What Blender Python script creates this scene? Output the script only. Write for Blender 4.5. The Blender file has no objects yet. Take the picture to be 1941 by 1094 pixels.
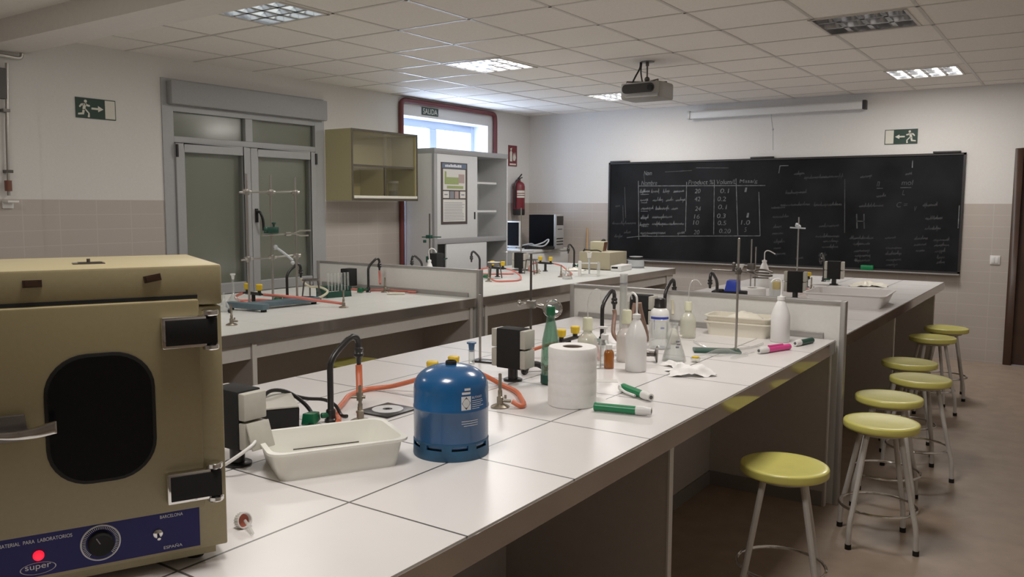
import bpy, bmesh, math, random
from mathutils import Vector, Matrix
random.seed(7)
S = bpy.context.scene
COL = S.collection
PI = math.pi
rad = math.radians

# ------------------------------------------------------------------ materials
def _nt(name):
    m = bpy.data.materials.new(name); m.use_nodes = True
    return m, m.node_tree, m.node_tree.nodes['Principled BSDF']

def mat(name, col, rough=.5, metal=0., spec=.5, emit=None, es=1., noise=0., scale=20., bump=0., coat=0.):
    m, nt, b = _nt(name)
    b.inputs['Base Color'].default_value = (*col, 1)
    b.inputs['Roughness'].default_value = rough
    b.inputs['Metallic'].default_value = metal
    b.inputs['Specular IOR Level'].default_value = spec
    if coat: b.inputs['Coat Weight'].default_value = coat
    if emit:
        b.inputs['Emission Color'].default_value = (*emit, 1); b.inputs['Emission Strength'].default_value = es
    if noise or bump:
        tc = nt.nodes.new('ShaderNodeTexCoord'); n = nt.nodes.new('ShaderNodeTexNoise')
        n.inputs['Scale'].default_value = scale; n.inputs['Detail'].default_value = 4
        nt.links.new(tc.outputs['Object'], n.inputs['Vector'])
        if noise:
            r = nt.nodes.new('ShaderNodeValToRGB')
            r.color_ramp.elements[0].position = .3; r.color_ramp.elements[1].position = .7
            r.color_ramp.elements[0].color = (*[max(0, c*(1-noise)) for c in col], 1)
            r.color_ramp.elements[1].color = (*[min(1, c*(1+noise*.6)) for c in col], 1)
            nt.links.new(n.outputs['Fac'], r.inputs['Fac']); nt.links.new(r.outputs['Color'], b.inputs['Base Color'])
        if bump:
            bp = nt.nodes.new('ShaderNodeBump'); bp.inputs['Strength'].default_value = bump; bp.inputs['Distance'].default_value = .004
            nt.links.new(n.outputs['Fac'], bp.inputs['Height']); nt.links.new(bp.outputs['Normal'], b.inputs['Normal'])
    return m

def glassy(name, tint=(1, 1, 1), body=None, bw=0., gl=.9, rough=.03):
    """clear or tinted vessel: transparent body, mirror-like at grazing angles, optional milky share"""
    m, nt, b = _nt(name); N, L = nt.nodes, nt.links
    out = N['Material Output']; N.remove(b)
    t = N.new('ShaderNodeBsdfTransparent'); t.inputs[0].default_value = (*tint, 1)
    g = N.new('ShaderNodeBsdfGlossy'); g.inputs['Color'].default_value = (gl, gl, gl, 1); g.inputs['Roughness'].default_value = rough
    lw = N.new('ShaderNodeLayerWeight'); lw.inputs['Blend'].default_value = .22
    mr = N.new('ShaderNodeMapRange'); mr.inputs['To Min'].default_value = .06; mr.inputs['To Max'].default_value = .75
    L.new(lw.outputs['Facing'], mr.inputs['Value'])
    mx = N.new('ShaderNodeMixShader'); L.new(mr.outputs[0], mx.inputs[0]); L.new(t.outputs[0], mx.inputs[1]); L.new(g.outputs[0], mx.inputs[2])
    res = mx
    if body:
        d = N.new('ShaderNodeBsdfPrincipled'); d.inputs['Base Color'].default_value = (*body, 1); d.inputs['Roughness'].default_value = .35
        m2 = N.new('ShaderNodeMixShader'); m2.inputs[0].default_value = bw
        L.new(mx.outputs[0], m2.inputs[1]); L.new(d.outputs[0], m2.inputs[2]); res = m2
    L.new(res.outputs[0], out.inputs[0])
    return m

def grid_mask(nt, axes, width):
    """1 inside joints: axes = [(component, origin, pitch)]"""
    N, L = nt.nodes, nt.links
    tc = N.new('ShaderNodeTexCoord'); sx = N.new('ShaderNodeSeparateXYZ'); L.new(tc.outputs['Object'], sx.inputs[0])
    res = None
    for comp, o, p in axes:
        a = N.new('ShaderNodeMath'); a.operation = 'SUBTRACT'; L.new(sx.outputs[comp], a.inputs[0]); a.inputs[1].default_value = o - p*50 - p/2
        b = N.new('ShaderNodeMath'); b.operation = 'MODULO'; L.new(a.outputs[0], b.inputs[0]); b.inputs[1].default_value = p
        c = N.new('ShaderNodeMath'); c.operation = 'SUBTRACT'; L.new(b.outputs[0], c.inputs[0]); c.inputs[1].default_value = p/2
        d = N.new('ShaderNodeMath'); d.operation = 'ABSOLUTE'; L.new(c.outputs[0], d.inputs[0])
        e = N.new('ShaderNodeMath'); e.operation = 'LESS_THAN'; L.new(d.outputs[0], e.inputs[0]); e.inputs[1].default_value = width/2
        if res is None: res = e
        else:
            k = N.new('ShaderNodeMath'); k.operation = 'MAXIMUM'; L.new(res.outputs[0], k.inputs[0]); L.new(e.outputs[0], k.inputs[1]); res = k
    return res, sx

def mixc(nt, fac, a, b):
    x = nt.nodes.new('ShaderNodeMix'); x.data_type = 'RGBA'
    nt.links.new(fac, x.inputs[0])
    for sock, v in ((x.inputs[6], a), (x.inputs[7], b)):
        if hasattr(v, 'is_output'): nt.links.new(v, sock)
        else: sock.default_value = (*v, 1)
    return x.outputs[2]

def tiled(name, base, joint, axes, width, rough=.3, var=.04):
    m, nt, b = _nt(name)
    k, _ = grid_mask(nt, axes, width)
    n = nt.nodes.new('ShaderNodeTexNoise'); n.inputs['Scale'].default_value = 6; n.inputs['Detail'].default_value = 5
    tc = nt.nodes.new('ShaderNodeTexCoord'); nt.links.new(tc.outputs['Object'], n.inputs['Vector'])
    c0 = mixc(nt, n.outputs['Fac'], tuple(c*(1-var) for c in base), tuple(min(1, c*(1+var)) for c in base))
    nt.links.new(mixc(nt, k.outputs[0], c0, joint), b.inputs['Base Color'])
    b.inputs['Roughness'].default_value = rough
    return m

def wall_material(name, axis):
    """white plaster above a beige tiled dado"""
    m, nt, b = _nt(name); N, L = nt.nodes, nt.links
    k, sx = grid_mask(nt, [(axis, .1, .27), (2, 1.527, .108)], .006)
    dado = mixc(nt, k.outputs[0], (.475, .42, .375), (.54, .485, .44))
    z = N.new('ShaderNodeMath'); z.operation = 'GREATER_THAN'; L.new(sx.outputs[2], z.inputs[0]); z.inputs[1].default_value = 1.527
    n = N.new('ShaderNodeTexNoise'); n.inputs['Scale'].default_value = 60; n.inputs['Detail'].default_value = 4
    tc = N.new('ShaderNodeTexCoord'); L.new(tc.outputs['Object'], n.inputs['Vector'])
    pl = mixc(nt, n.outputs['Fac'], (.66, .635, .605), (.72, .70, .665))
    L.new(mixc(nt, z.outputs[0], dado, pl), b.inputs['Base Color'])
    r = N.new('ShaderNodeMapRange'); L.new(z.outputs[0], r.inputs[0]); r.inputs['To Min'].default_value = .38; r.inputs['To Max'].default_value = .85
    L.new(r.outputs[0], b.inputs['Roughness'])
    bp = N.new('ShaderNodeBump'); bp.inputs['Strength'].default_value = .12; bp.inputs['Distance'].default_value = .003
    L.new(n.outputs['Fac'], bp.inputs['Height']); L.new(bp.outputs['Normal'], b.inputs['Normal'])
    return m

M = dict(
 wallx=wall_material('wall_tile_and_plaster_side', 1), wally=wall_material('wall_tile_and_plaster_end', 0),
 floor=mat('floor_vinyl', (.33, .25, .19), .5, noise=.12, scale=9, bump=.05),
 ceil=mat('ceiling_tile', (.84, .79, .725), .9, noise=.05, scale=90, bump=.15),
 tbar=mat('ceiling_bar', (.60, .56, .51), .35),
 plaster=mat('beam_plaster', (.74, .70, .65), .85, noise=.03, scale=30),
 worktop=tiled('worktop_tile', (.735, .705, .69), (.10, .095, .09), [(0, -1.307, .405), (1, 1.281, .4275)], .006, .3),
 worktop2=tiled('worktop_tile_plain', (.73, .735, .70), (.50, .50, .48), [(0, -4.30, .405), (1, 1.281, .4275)], .004, .3),  # faint green of the light from the door is mixed into this white
 edging=mat('edging_glossy', (.47, .43, .39), .07, metal=.75, noise=.15, scale=3),
 edge_dark=mat('edging_dark', (.10, .085, .075), .2),
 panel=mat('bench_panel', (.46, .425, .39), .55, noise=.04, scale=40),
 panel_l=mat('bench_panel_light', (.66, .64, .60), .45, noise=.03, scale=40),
 panel_w=mat('partition_white', (.70, .69, .66), .4, noise=.03, scale=50),
 alum=mat('aluminium_strip', (.40, .385, .37), .35, metal=.5),
 plinth=mat('plinth_grey', (.22, .205, .19), .5),
 doorgrey=mat('door_grey_lacquer', (.37, .375, .375), .4, noise=.03, scale=60),
 shutter=mat('shutter_grey', (.33, .33, .33), .55, noise=.05, scale=60),
 blind=mat('blind_greenish', (.40, .405, .365), .6, noise=.06, scale=3),
 pane=glassy('door_glass', (.92, .93, .90), gl=.35, rough=.14),
 winpane=glassy('window_glass', (.97, .99, 1)),
 winframe=mat('window_frame_blue', (.55, .62, .78), .4),
 reveal=mat('window_reveal', (.80, .82, .84), .8),
 black=mat('black_plastic', (.012, .011, .011), .35),
 blackm=mat('black_matt', (.014, .0135, .0135), .75, spec=.25, noise=.1, scale=40),
 flat=mat('flat_black', (.008, .008, .009), .95, spec=.0),
 grey=mat('socket_grey', (.46, .44, .38), .5, noise=.05, scale=50),
 chrome=mat('chrome', (.75, .74, .72), .12, metal=1),
 steel=mat('steel_rod', (.42, .40, .37), .3, metal=.9),
 dsteel=mat('dark_steel', (.14, .125, .115), .35, metal=.8),
 brass=mat('burner_metal', (.30, .26, .20), .4, metal=.8, noise=.2, scale=60),
 cream=mat('oven_cream', (.34, .285, .155), .45, noise=.04, scale=120, bump=.02),
 cream_d=mat('oven_door_cream', (.265, .215, .11), .42, noise=.04, scale=120, bump=.02),
 blue=mat('panel_blue', (.012, .012, .11), .45, spec=.3),
 white_ink=mat('white_ink', (.72, .72, .74), .5),
 bottleblue=mat('gas_bottle_blue', (.008, .085, .24), .22, noise=.12, scale=14, coat=.3),
 bottlefoot=mat('gas_bottle_foot_blue', (.012, .075, .16), .5, noise=.35, scale=18, bump=.2),
 slot=mat('slot_shade', (.006, .009, .014), .6),  # near-black that stands in for shade in gaps and slots
 orange=mat('hose_orange', (.62, .145, .06), .4, noise=.1, scale=30),
 pinkhose=mat('hose_pink', (.60, .16, .12), .45, noise=.08, scale=30),
 brownhose=mat('hose_brown', (.24, .14, .10), .55, noise=.15, scale=30),
 creamhose=mat('hose_cream', (.66, .62, .45), .5),
 green=mat('green_plastic', (.006, .105, .042), .35),
 green_b=mat('green_bright', (.008, .20, .07), .35),
 dgreen=mat('green_dark', (.008, .06, .04), .4, noise=.15, scale=30),
 yellow=mat('knob_yellow', (.75, .50, .015), .4),
 seat=mat('seat_yellow', (.68, .625, .15), .32, noise=.06, scale=12, coat=.15),
 legw=mat('leg_white_paint', (.52, .49, .45), .4, noise=.06, scale=25),
 rubber=mat('rubber_foot', (.010, .009, .008), .7, spec=.3),
 paper=mat('tissue_paper', (.86, .845, .82), .95, noise=.03, scale=60, bump=.2),
 card=mat('cardboard_core', (.20, .15, .12), .9),
 white=mat('white_plastic', (.78, .77, .75), .4),
 whitep=mat('white_paint', (.66, .66, .65), .45, noise=.02, scale=40),
 tray=glassy('tray_translucent', (.95, .94, .88), body=(.93, .92, .85), bw=.86),
 traycream=mat('tray_cream', (.78, .735, .62), .4),
 traywhite=mat('tray_white', (.80, .775, .76), .4),
 ldpe=glassy('squeeze_plastic', (.96, .96, .95), body=(.87, .865, .85), bw=.92),
 ldpe_y=glassy('squeeze_plastic_yellowish', (.95, .95, .88), body=(.76, .76, .64), bw=.62),
 ldpe_p=glassy('squeeze_plastic_pinkish', (.95, .92, .90), body=(.76, .70, .66), bw=.7),
 capcream=mat('cap_cream', (.70, .69, .50), .45),
 clear=glassy('clear_glass', (.97, .98, .975), body=(.85, .87, .86), bw=.07),
 clearpl=glassy('clear_plastic_tube', (.95, .96, .95), body=(.80, .80, .78), bw=.32),
 greenglass=glassy('green_glass', (.72, .85, .78), body=(.10, .25, .17), bw=.13),
 amber=glassy('amber_glass', (.70, .34, .08), body=(.36, .13, .015), bw=.45),
 screen_blk=mat('screen_black', (.005, .005, .006), .2, spec=.22),
 board=mat('blackboard_slate', (.0085, .009, .0105), .75, spec=.18, noise=.75, scale=2.2),
 boardframe=mat('blackboard_frame', (.018, .016, .016), .5),
 chalk=mat('chalk', (.14, .145, .15), .95, noise=.5, scale=25),
 chalk_f=mat('chalk_faint', (.055, .057, .06), .95, noise=.5, scale=20),
 red=mat('extinguisher_red', (.16, .012, .018), .35),
 signred=mat('sign_red', (.16, .018, .024), .6),
 pipe=mat('pipe_red', (.13, .022, .022), .5),
 signgreen=mat('sign_green', (.010, .036, .024), .5),
 signcream=mat('sign_cream', (.66, .64, .55), .6),
 wood=mat('door_brown_wood', (.05, .022, .011), .5, noise=.3, scale=5),
 cabcream=mat('cabinet_cream', (.56, .51, .28), .5, noise=.03, scale=50),
 cabin=mat('cabinet_inside', (.62, .56, .34), .6),
 cabedge=mat('cabinet_edge_brown', (.06, .046, .03), .5),
 tallgrey=mat('cabinet_grey_edge', (.29, .29, .295), .45),
 tallwhite=mat('cabinet_white', (.62, .62, .62), .45, noise=.02, scale=40),
 tallin=mat('cabinet_inner_grey', (.40, .41, .39), .6),
 beige=mat('balance_beige', (.42, .37, .255), .5),
 beige_l=mat('balance_light', (.62, .58, .40), .5),
 rust=mat('box_reddish', (.16, .055, .03), .5),
 ltgrey=mat('light_grey', (.50, .52, .54), .5),
 silver=mat('silver_plastic', (.42, .42, .42), .4, metal=.3),
 wood_l=mat('wood_light', (.50, .30, .14), .6),
 pink=mat('pink_plastic', (.75, .06, .28), .4),
 bluepl=mat('blue_plastic', (.02, .05, .42), .35),
 vialblue=mat('stopper_blue', (.035, .10, .22), .4),
 cap_red=mat('cap_inside_red', (.42, .10, .06), .5),
 steelblue=mat('stand_base_blue', (.10, .15, .18), .5, noise=.08, scale=40),
 redlamp=mat('red_lamp', (.6, .0, .02), .3, emit=(1, .01, .03), es=1.1),
 lamp_in=mat('lamp_reflector', (.75, .76, .78), .15, metal=.9),
 tube_on=mat('tube_lit', (.9, .9, .9), .4, emit=(1, .97, .93), es=5.5),
 tube_mid=mat('tube_dim', (.8, .82, .82), .4, emit=(.92, .97, .95), es=.7),
 tube_off=mat('tube_unlit', (.60, .58, .56), .4),
 projector=mat('projector_grey', (.30, .29, .27), .5),
 darkbox=mat('dark_box', (.045, .034, .026), .7, noise=.15, scale=12),
 cork=mat('cork_grey', (.10, .095, .09), .7),
 cdsil=mat('disc_silver', (.72, .72, .73), .25, metal=.15),
 sheet=mat('poster_sheet', (.66, .64, .60), .7),
 posterbrown=mat('poster_brown', (.055, .042, .038), .7),
 posterblue=mat('poster_blue', (.12, .16, .24), .6),
 postergreen=mat('poster_green', (.30, .36, .14), .7),
 posterrose=mat('poster_rose', (.40, .30, .28), .7),
 ink=mat('ink_grey', (.22, .22, .25), .7),
 liquid=mat('dark_content', (.05, .035, .025), .5),
 ground=mat('outside_ground', (.45, .45, .45), .9),
)

# ------------------------------------------------------------------ mesh helper
class MB:
    def __init__(s): s.v = []; s.f = []
    def add(s, V, F, mx=None):
        o = len(s.v)
        s.v += [tuple(mx @ Vector(p)) if mx else tuple(p) for p in V]
        s.f += [tuple(i+o for i in f) for f in F]
        return s
    def box(s, x0, x1, y0, y1, z0, z1, mx=None):
        V = [(x0,y0,z0),(x1,y0,z0),(x1,y1,z0),(x0,y1,z0),(x0,y0,z1),(x1,y0,z1),(x1,y1,z1),(x0,y1,z1)]
        return s.add(V, [(3,2,1,0),(4,5,6,7),(0,1,5,4),(1,2,6,5),(2,3,7,6),(3,0,4,7)], mx)
    def prism(s, poly, a, b, mx=None, axis='z'):
        """polygon (CCW) extruded along an axis"""
        n = len(poly)
        def p3(p, h): return {'z': (p[0], p[1], h), 'y': (p[0], h, p[1]), 'x': (h, p[0], p[1])}[axis]
        V = [p3(p, a) for p in poly] + [p3(p, b) for p in poly]
        F = [tuple(range(n-1, -1, -1)), tuple(range(n, 2*n))] + [(i, (i+1) % n, n+(i+1) % n, n+i) for i in range(n)]
        if axis == 'y': F = [tuple(reversed(f)) for f in F]
        return s.add(V, F, mx)
    def lathe(s, prof, n=24, at=(0, 0, 0), mx=None):
        V = []; F = []
        for r, z in prof:
            for i in range(n):
                a = 2*PI*i/n; V.append((at[0]+r*math.cos(a), at[1]+r*math.sin(a), at[2]+z))
        for k in range(len(prof)-1):
            for i in range(n):
                j = (i+1) % n; F.append((k*n+i, k*n+j, (k+1)*n+j, (k+1)*n+i))
        if prof[0][0] > 1e-5: F.append(tuple(range(n-1, -1, -1)))
        if prof[-1][0] > 1e-5: F.append(tuple((len(prof)-1)*n+i for i in range(n)))
        return s.add(V, F, mx)
    def shell(s, prof, n=24, at=(0, 0, 0), mx=None):
        """closed thin-walled surface of revolution: profile already runs outside, over the rim, inside"""
        V = []; F = []
        for r, z in prof:
            for i in range(n):
                a = 2*PI*i/n; V.append((at[0]+r*math.cos(a), at[1]+r*math.sin(a), at[2]+z))
        for k in range(len(prof)-1):
            for i in range(n):
                j = (i+1) % n; F.append((k*n+i, k*n+j, (k+1)*n+j, (k+1)*n+i))
        return s.add(V, F, mx)
    def cyl(s, p0, p1, r0, r1=None, n=16):
        p0, p1 = Vector(p0), Vector(p1); d = p1-p0
        q = d.to_track_quat('Z', 'Y').to_matrix().to_4x4(); q.translation = p0
        return s.lathe([(r0, 0), (r0 if r1 is None else r1, d.length)], n, mx=q)
    def tube(s, pts, r, n=10, closed=False):
        P = [Vector(p) for p in pts]; m = len(P); V = []; F = []
        up = None
        for i in range(m):
            if closed: t = (P[(i+1) % m]-P[i-1])
            else: t = P[min(i+1, m-1)]-P[max(i-1, 0)]
            t.normalize()
            if up is None:
                up = Vector((0, 0, 1)) if abs(t.z) < .9 else Vector((1, 0, 0))
            a = (up - t*up.dot(t)).normalized(); b = t.cross(a); up = a
            rr = r[i] if isinstance(r, (list, tuple)) else r
            for k in range(n):
                th = 2*PI*k/n; V.append(P[i]+a*math.cos(th)*rr+b*math.sin(th)*rr)
        R = m if closed else m-1
        for i in range(R):
            j = (i+1) % m
            for k in range(n):
                l = (k+1) % n; F.append((i*n+k, j*n+k, j*n+l, i*n+l))
        if not closed:
            F.append(tuple(range(n))); F.append(tuple((m-1)*n+k for k in range(n-1, -1, -1)))
        return s.add(V, F)
    def ring(s, c, R, r, n=32, m=8, mx=None):
        V = []; F = []
        for i in range(n):
            a = 2*PI*i/n
            for k in range(m):
                b = 2*PI*k/m; q = R+r*math.cos(b)
                V.append((c[0]+q*math.cos(a), c[1]+q*math.sin(a), c[2]+r*math.sin(b)))
        for i in range(n):
            j = (i+1) % n
            for k in range(m):
                l = (k+1) % m; F.append((i*m+k, j*m+k, j*m+l, i*m+l))
        return s.add(V, F, mx)
    def ball(s, c, r, n=16, sc=(1, 1, 1)):
        prof = [(max(1e-6, r*math.sin(PI*k/8)), -r*math.cos(PI*k/8)) for k in range(9)]
        return s.lathe(prof, n, mx=Matrix.Translation(c) @ Matrix.Diagonal((*sc, 1)))

def spl(pts, k=6):
    P = [Vector(p) for p in pts]; out = []
    for i in range(len(P)-1):
        a, b, c, d = P[max(i-1, 0)], P[i], P[i+1], P[min(i+2, len(P)-1)]
        for j in range(k):
            t = j/k
            out.append(.5*((2*b)+(c-a)*t+(2*a-5*b+4*c-d)*t*t+(3*b-a-3*c+d)*t**3))
    return out+[P[-1]]

def obj(name, mb, m, parent=None, bevel=0., smooth=35, loc=(0, 0, 0), rot=(0, 0, 0), seg=2):
    me = bpy.data.meshes.new(name)
    me.from_pydata(mb.v, [], mb.f); me.validate()
    bm = bmesh.new(); bm.from_mesh(me)
    bmesh.ops.remove_doubles(bm, verts=bm.verts, dist=1e-6)
    bmesh.ops.recalc_face_normals(bm, faces=bm.faces)
    if bevel:
        es = [e for e in bm.edges if len(e.link_faces) == 2 and e.calc_face_angle(0) > rad(35)]
        bmesh.ops.bevel(bm, geom=es, offset=bevel, segments=seg, affect='EDGES', profile=.5, clamp_overlap=True)
    bm.to_mesh(me); bm.free()
    if smooth:
        me.shade_smooth(); me.set_sharp_from_angle(angle=rad(smooth))
    me.materials.append(M[m] if isinstance(m, str) else m)
    o = bpy.data.objects.new(name, me); COL.objects.link(o)
    o.location = loc; o.rotation_euler = rot
    if parent: o.parent = parent
    return o

def tag(o, label, cat, group=None):
    o['label'] = label; o['category'] = cat
    if group: o['group'] = group
    return o

def thing(name, label, cat, loc, rz=0., group=None, rot=None):
    o = bpy.data.objects.new(name, None); COL.objects.link(o); o.empty_display_size = .05
    o.location = loc; o.rotation_euler = rot or (0, 0, rz)
    return tag(o, label, cat, group)

def struct(name, mb, m, parent=None, **k):
    o = obj(name, mb, m, parent, **k)
    if not parent: o['kind'] = 'structure'
    return o

def dup(root, loc, rz=None, label=None):
    r = root.copy(); COL.objects.link(r); r.location = loc
    if rz is not None: r.rotation_euler = (0, 0, rz)
    if label: r['label'] = label
    def kids(src, dst):
        for ch in list(src.children):
            c = ch.copy(); COL.objects.link(c); c.parent = dst; kids(ch, c)
    kids(root, r)
    return r

def text_obj(name, body, m, parent, width, height, loc, rot, align='L', depth=.0004):
    """lettering as a mesh scaled to a given width and cap height, lying in its local xy plane"""
    cu = bpy.data.curves.new(name, 'FONT'); cu.body = body; cu.size = 1; cu.extrude = .0
    t = bpy.data.objects.new('tmp_text', cu); COL.objects.link(t)
    dg = bpy.context.evaluated_depsgraph_get(); dg.update()
    me = bpy.data.meshes.new_from_object(t.evaluated_get(dg))
    bpy.data.objects.remove(t); bpy.data.curves.remove(cu)
    xs = [v.co.x for v in me.vertices]; ys = [v.co.y for v in me.vertices]
    x0, x1 = min(xs), max(xs); y0, y1 = min(ys), max(ys)
    for v in me.vertices:
        u = (v.co.x-x0)/(x1-x0)
        v.co = Vector((u*width - {'L': 0, 'R': width, 'C': width/2}[align], (v.co.y-y0)/(y1-y0)*height, depth))
    me.name = name; me.materials.clear(); me.materials.append(M[m] if isinstance(m, str) else m)
    o = bpy.data.objects.new(name, me); COL.objects.link(o); o.location = loc; o.rotation_euler = rot
    if parent: o.parent = parent
    return o

def text_verts(body, width, height):
    cu = bpy.data.curves.new('t', 'FONT'); cu.body = body; cu.size = 1
    t = bpy.data.objects.new('tmp_text', cu); COL.objects.link(t)
    dg = bpy.context.evaluated_depsgraph_get(); dg.update()
    me = bpy.data.meshes.new_from_object(t.evaluated_get(dg))
    bpy.data.objects.remove(t); bpy.data.curves.remove(cu)
    xs = [v.co.x for v in me.vertices]; ys = [v.co.y for v in me.vertices]
    x0, x1 = min(xs), max(xs); y0, y1 = min(ys), max(ys)
    V = [((v.co.x-x0)/(x1-x0)*width, (v.co.y-y0)/(y1-y0)*height) for v in me.vertices]
    F = [tuple(p.vertices) for p in me.polygons]; bpy.data.meshes.remove(me)
    return V, F

# ------------------------------------------------------------------ room shell
XL, XR, Y0, YB, ZC, B = -5.971, 1.3, -2.5, 9.161, 2.64, .84
DY0, DY1, DZ = 3.893, 5.588, 2.481           # grey double door in the left wall
WY0, WY1, WZ = 6.692, 8.25, 2.45             # bright exit opening
struct('floor', MB().box(XL-.4, XR+.3, Y0-.3, YB+.3, -.1, 0), 'floor')
wl = MB()
for a, b, z0, z1 in ((Y0-.2, DY0, 0, 2.8), (DY0, DY1, DZ, 2.8), (DY1, WY0, 0, 2.8), (WY0, WY1, WZ, 2.8), (WY1, YB+.2, 0, 2.8)):
    wl.box(XL-.3, XL, a, b, z0, z1)
struct('wall_left', wl, 'wallx', smooth=0)
DX0, DX1, DZT = -.565, .28, 2.04
wb = MB().box(XL, DX0, YB, YB+.2, 0, 2.8).box(DX1, XR+.2, YB, YB+.2, 0, 2.8).box(DX0, DX1, YB, YB+.2, DZT, 2.8)
struct('wall_back', wb, 'wally', smooth=0)
struct('wall_right', MB().box(XR, XR+.2, Y0-.2, YB, 0, 2.8), 'wallx', smooth=0)
struct('wall_front', MB().box(XL, XR, Y0-.2, Y0, 0, 2.8), 'wally', smooth=0)
# ceiling with square openings for the luminaires
G = .583; GX = -4.351; GY = 3.617
LX = {'L': (GX, GX+.545), 'R': (-1.465, -.92)}
lamps = [('L', 3.075, 'mid'), ('L', 5.40, 'on'), ('L', 7.735, 'on'), ('R', 5.385, 'off'), ('R', 7.755, 'on')]
holes = [(LX[s][0], LX[s][1], y, y+.545) for s, y, _ in lamps]
xs = sorted({XL-.1, XR+.1} | {h[0] for h in holes} | {h[1] for h in holes})
ys = sorted({Y0-.1, YB+.1} | {h[2] for h in holes} | {h[3] for h in holes})
cm = MB()
for i in range(len(xs)-1):
    for j in range(len(ys)-1):
        cx, cy = (xs[i]+xs[i+1])/2, (ys[j]+ys[j+1])/2
        if any(h[0] < cx < h[1] and h[2] < cy < h[3] for h in holes): continue
        cm.box(xs[i], xs[i+1], ys[j], ys[j+1], ZC, ZC+.02)
struct('ceiling', cm, 'ceil', smooth=0)
struct('ceiling_slab', MB().box(XL-.3, XR+.2, Y0-.2, YB+.2, ZC+.16, ZC+.26), 'plaster', smooth=0)['kind'] = 'structure'
tb = MB()
k = math.floor((XL-GX)/G)+1
def cuts(a, b, blocks):
    out = []; p = a
    for lo, hi in sorted(blocks):
        if lo > p: out.append((p, lo))
        p = max(p, hi)
    if p < b: out.append((p, b))
    return out
while GX+k*G < XR:
    x = GX+k*G
    for a, b in cuts(2.86, YB, [(h[2]-.01, h[3]+.01) for h in holes if h[0]-.013 < x < h[1]+.013]):
        tb.box(x-.011, x+.011, a, b, ZC-.003, ZC-.0002)
    k += 1
k = -1
while GY+k*G < YB:
    y = GY+k*G
    if y > 2.87:
        for a, b in cuts(XL, XR, [(h[0]-.01, h[1]+.01) for h in holes if h[2]-.013 < y < h[3]+.013]):
            tb.box(a, b, y-.011, y+.011, ZC-.003, ZC-.0003)
    k += 1
struct('trim_1', tb, 'tbar', smooth=0)                        # ceiling T-bars
struct('trim_2', MB().box(XL, XR, 2.571, 2.85, 2.5, ZC), 'plaster', smooth=0)   # ceiling beam
struct('trim_3', MB().box(XL, XL+.035, 2.2, 2.93, 0, 2.5), 'wallx', smooth=0)   # shallow pilaster

# luminaires
def luminaire(side, y, state, label):
    x0, x1 = LX[side]; w = .545
    t = thing('ceiling_light', label, 'ceiling light', (x0+w/2, y+w/2, ZC), group='recessed louvre lights')
    h = w/2
    hb = MB()
    hb.box(-h, h, -h, h, .10, .11)
    for a in (-1, 1):
        hb.box(a*h-.004 if a > 0 else -h, h if a > 0 else -h+.004, -h, h, .0, .10); hb.box(-h, h, a*h-.004 if a > 0 else -h, h if a > 0 else -h+.004, .0, .10)
    obj('housing', hb, 'lamp_in', t, smooth=0)
    fr = MB()
    for a in (-1, 1):
        fr.box(-h-.008, h+.008, a*(h-.004)-.008, a*(h-.004)+.008, -.006, .0); fr.box(a*(h-.004)-.008, a*(h-.004)+.008, -h-.008, h+.008, -.006, .0)
    obj('frame', fr, 'tbar', t, smooth=0)
    for i in range(4):
        c = -h+w*(i+.5)/4
        obj('fluorescent_tube', MB().cyl((c, -h+.02, .07), (c, h-.02, .07), .013, n=12), {'on': 'tube_on', 'mid': 'tube_mid', 'off': 'tube_off'}[state], t)
    lv = MB()
    for i in range(1, 4):
        c = -h+w*i/4
        lv.prism([(c-.014, .003), (c+.014, .003), (c+.003, .05), (c-.003, .05)], -h+.005, h-.005, axis='y')
    for i in range(1, 4 if side == 'L' else 3):
        c = -h+w*i/(4 if side == 'L' else 3)
        lv.prism([(c-.012, .003), (c+.012, .003), (c+.003, .045), (c-.003, .045)], -h+.005, h-.005, axis='x')
    obj('louvre', lv, 'lamp_in', t, smooth=20)
    return t
for (s, y, st), lb in zip(lamps, ['dim louvred light nearest the camera, left of the room by the beam', 'lit square louvred light between the window and the projector',
                                  'small bright louvred light seen just below the projector', 'unlit louvred ceiling light at upper right',
                                  'bright louvred ceiling light above the right end of blackboard']):
    luminaire(s, y, st, lb)

# ------------------------------------------------------------------ left wall: grey double door
d1 = bpy.data.objects.new('door_1', None); COL.objects.link(d1); d1.location = (XL, 0, 0); d1['kind'] = 'structure'
fx0, fx1 = -.06, .012
fm = MB()
fm.box(fx0, fx1, DY0, 3.99, 0, 2.28).box(fx0, fx1, 5.47, DY1, 0, 2.28).box(fx0, fx1, 3.99, 5.47, 1.985, 2.035).box(fx0, fx1, 3.99, 5.47, 2.228, 2.28).box(fx0, fx1, 4.68, 4.755, 2.035, 2.228)
fm.box(fx0, fx1, DY0, DY1, 2.28, DZ)
obj('frame', fm, 'doorgrey', d1, bevel=.004, smooth=0)
obj('shutter_box', MB().box(.012, .085, 3.935, 5.565, 2.278, 2.462), 'shutter', d1, bevel=.008)
for a, b in ((3.99, 4.68), (4.755, 5.47)):
    obj('fanlight_pane', MB().box(-.028, -.022, a, b, 2.035, 2.228), 'pane', d1, smooth=0)
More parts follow.
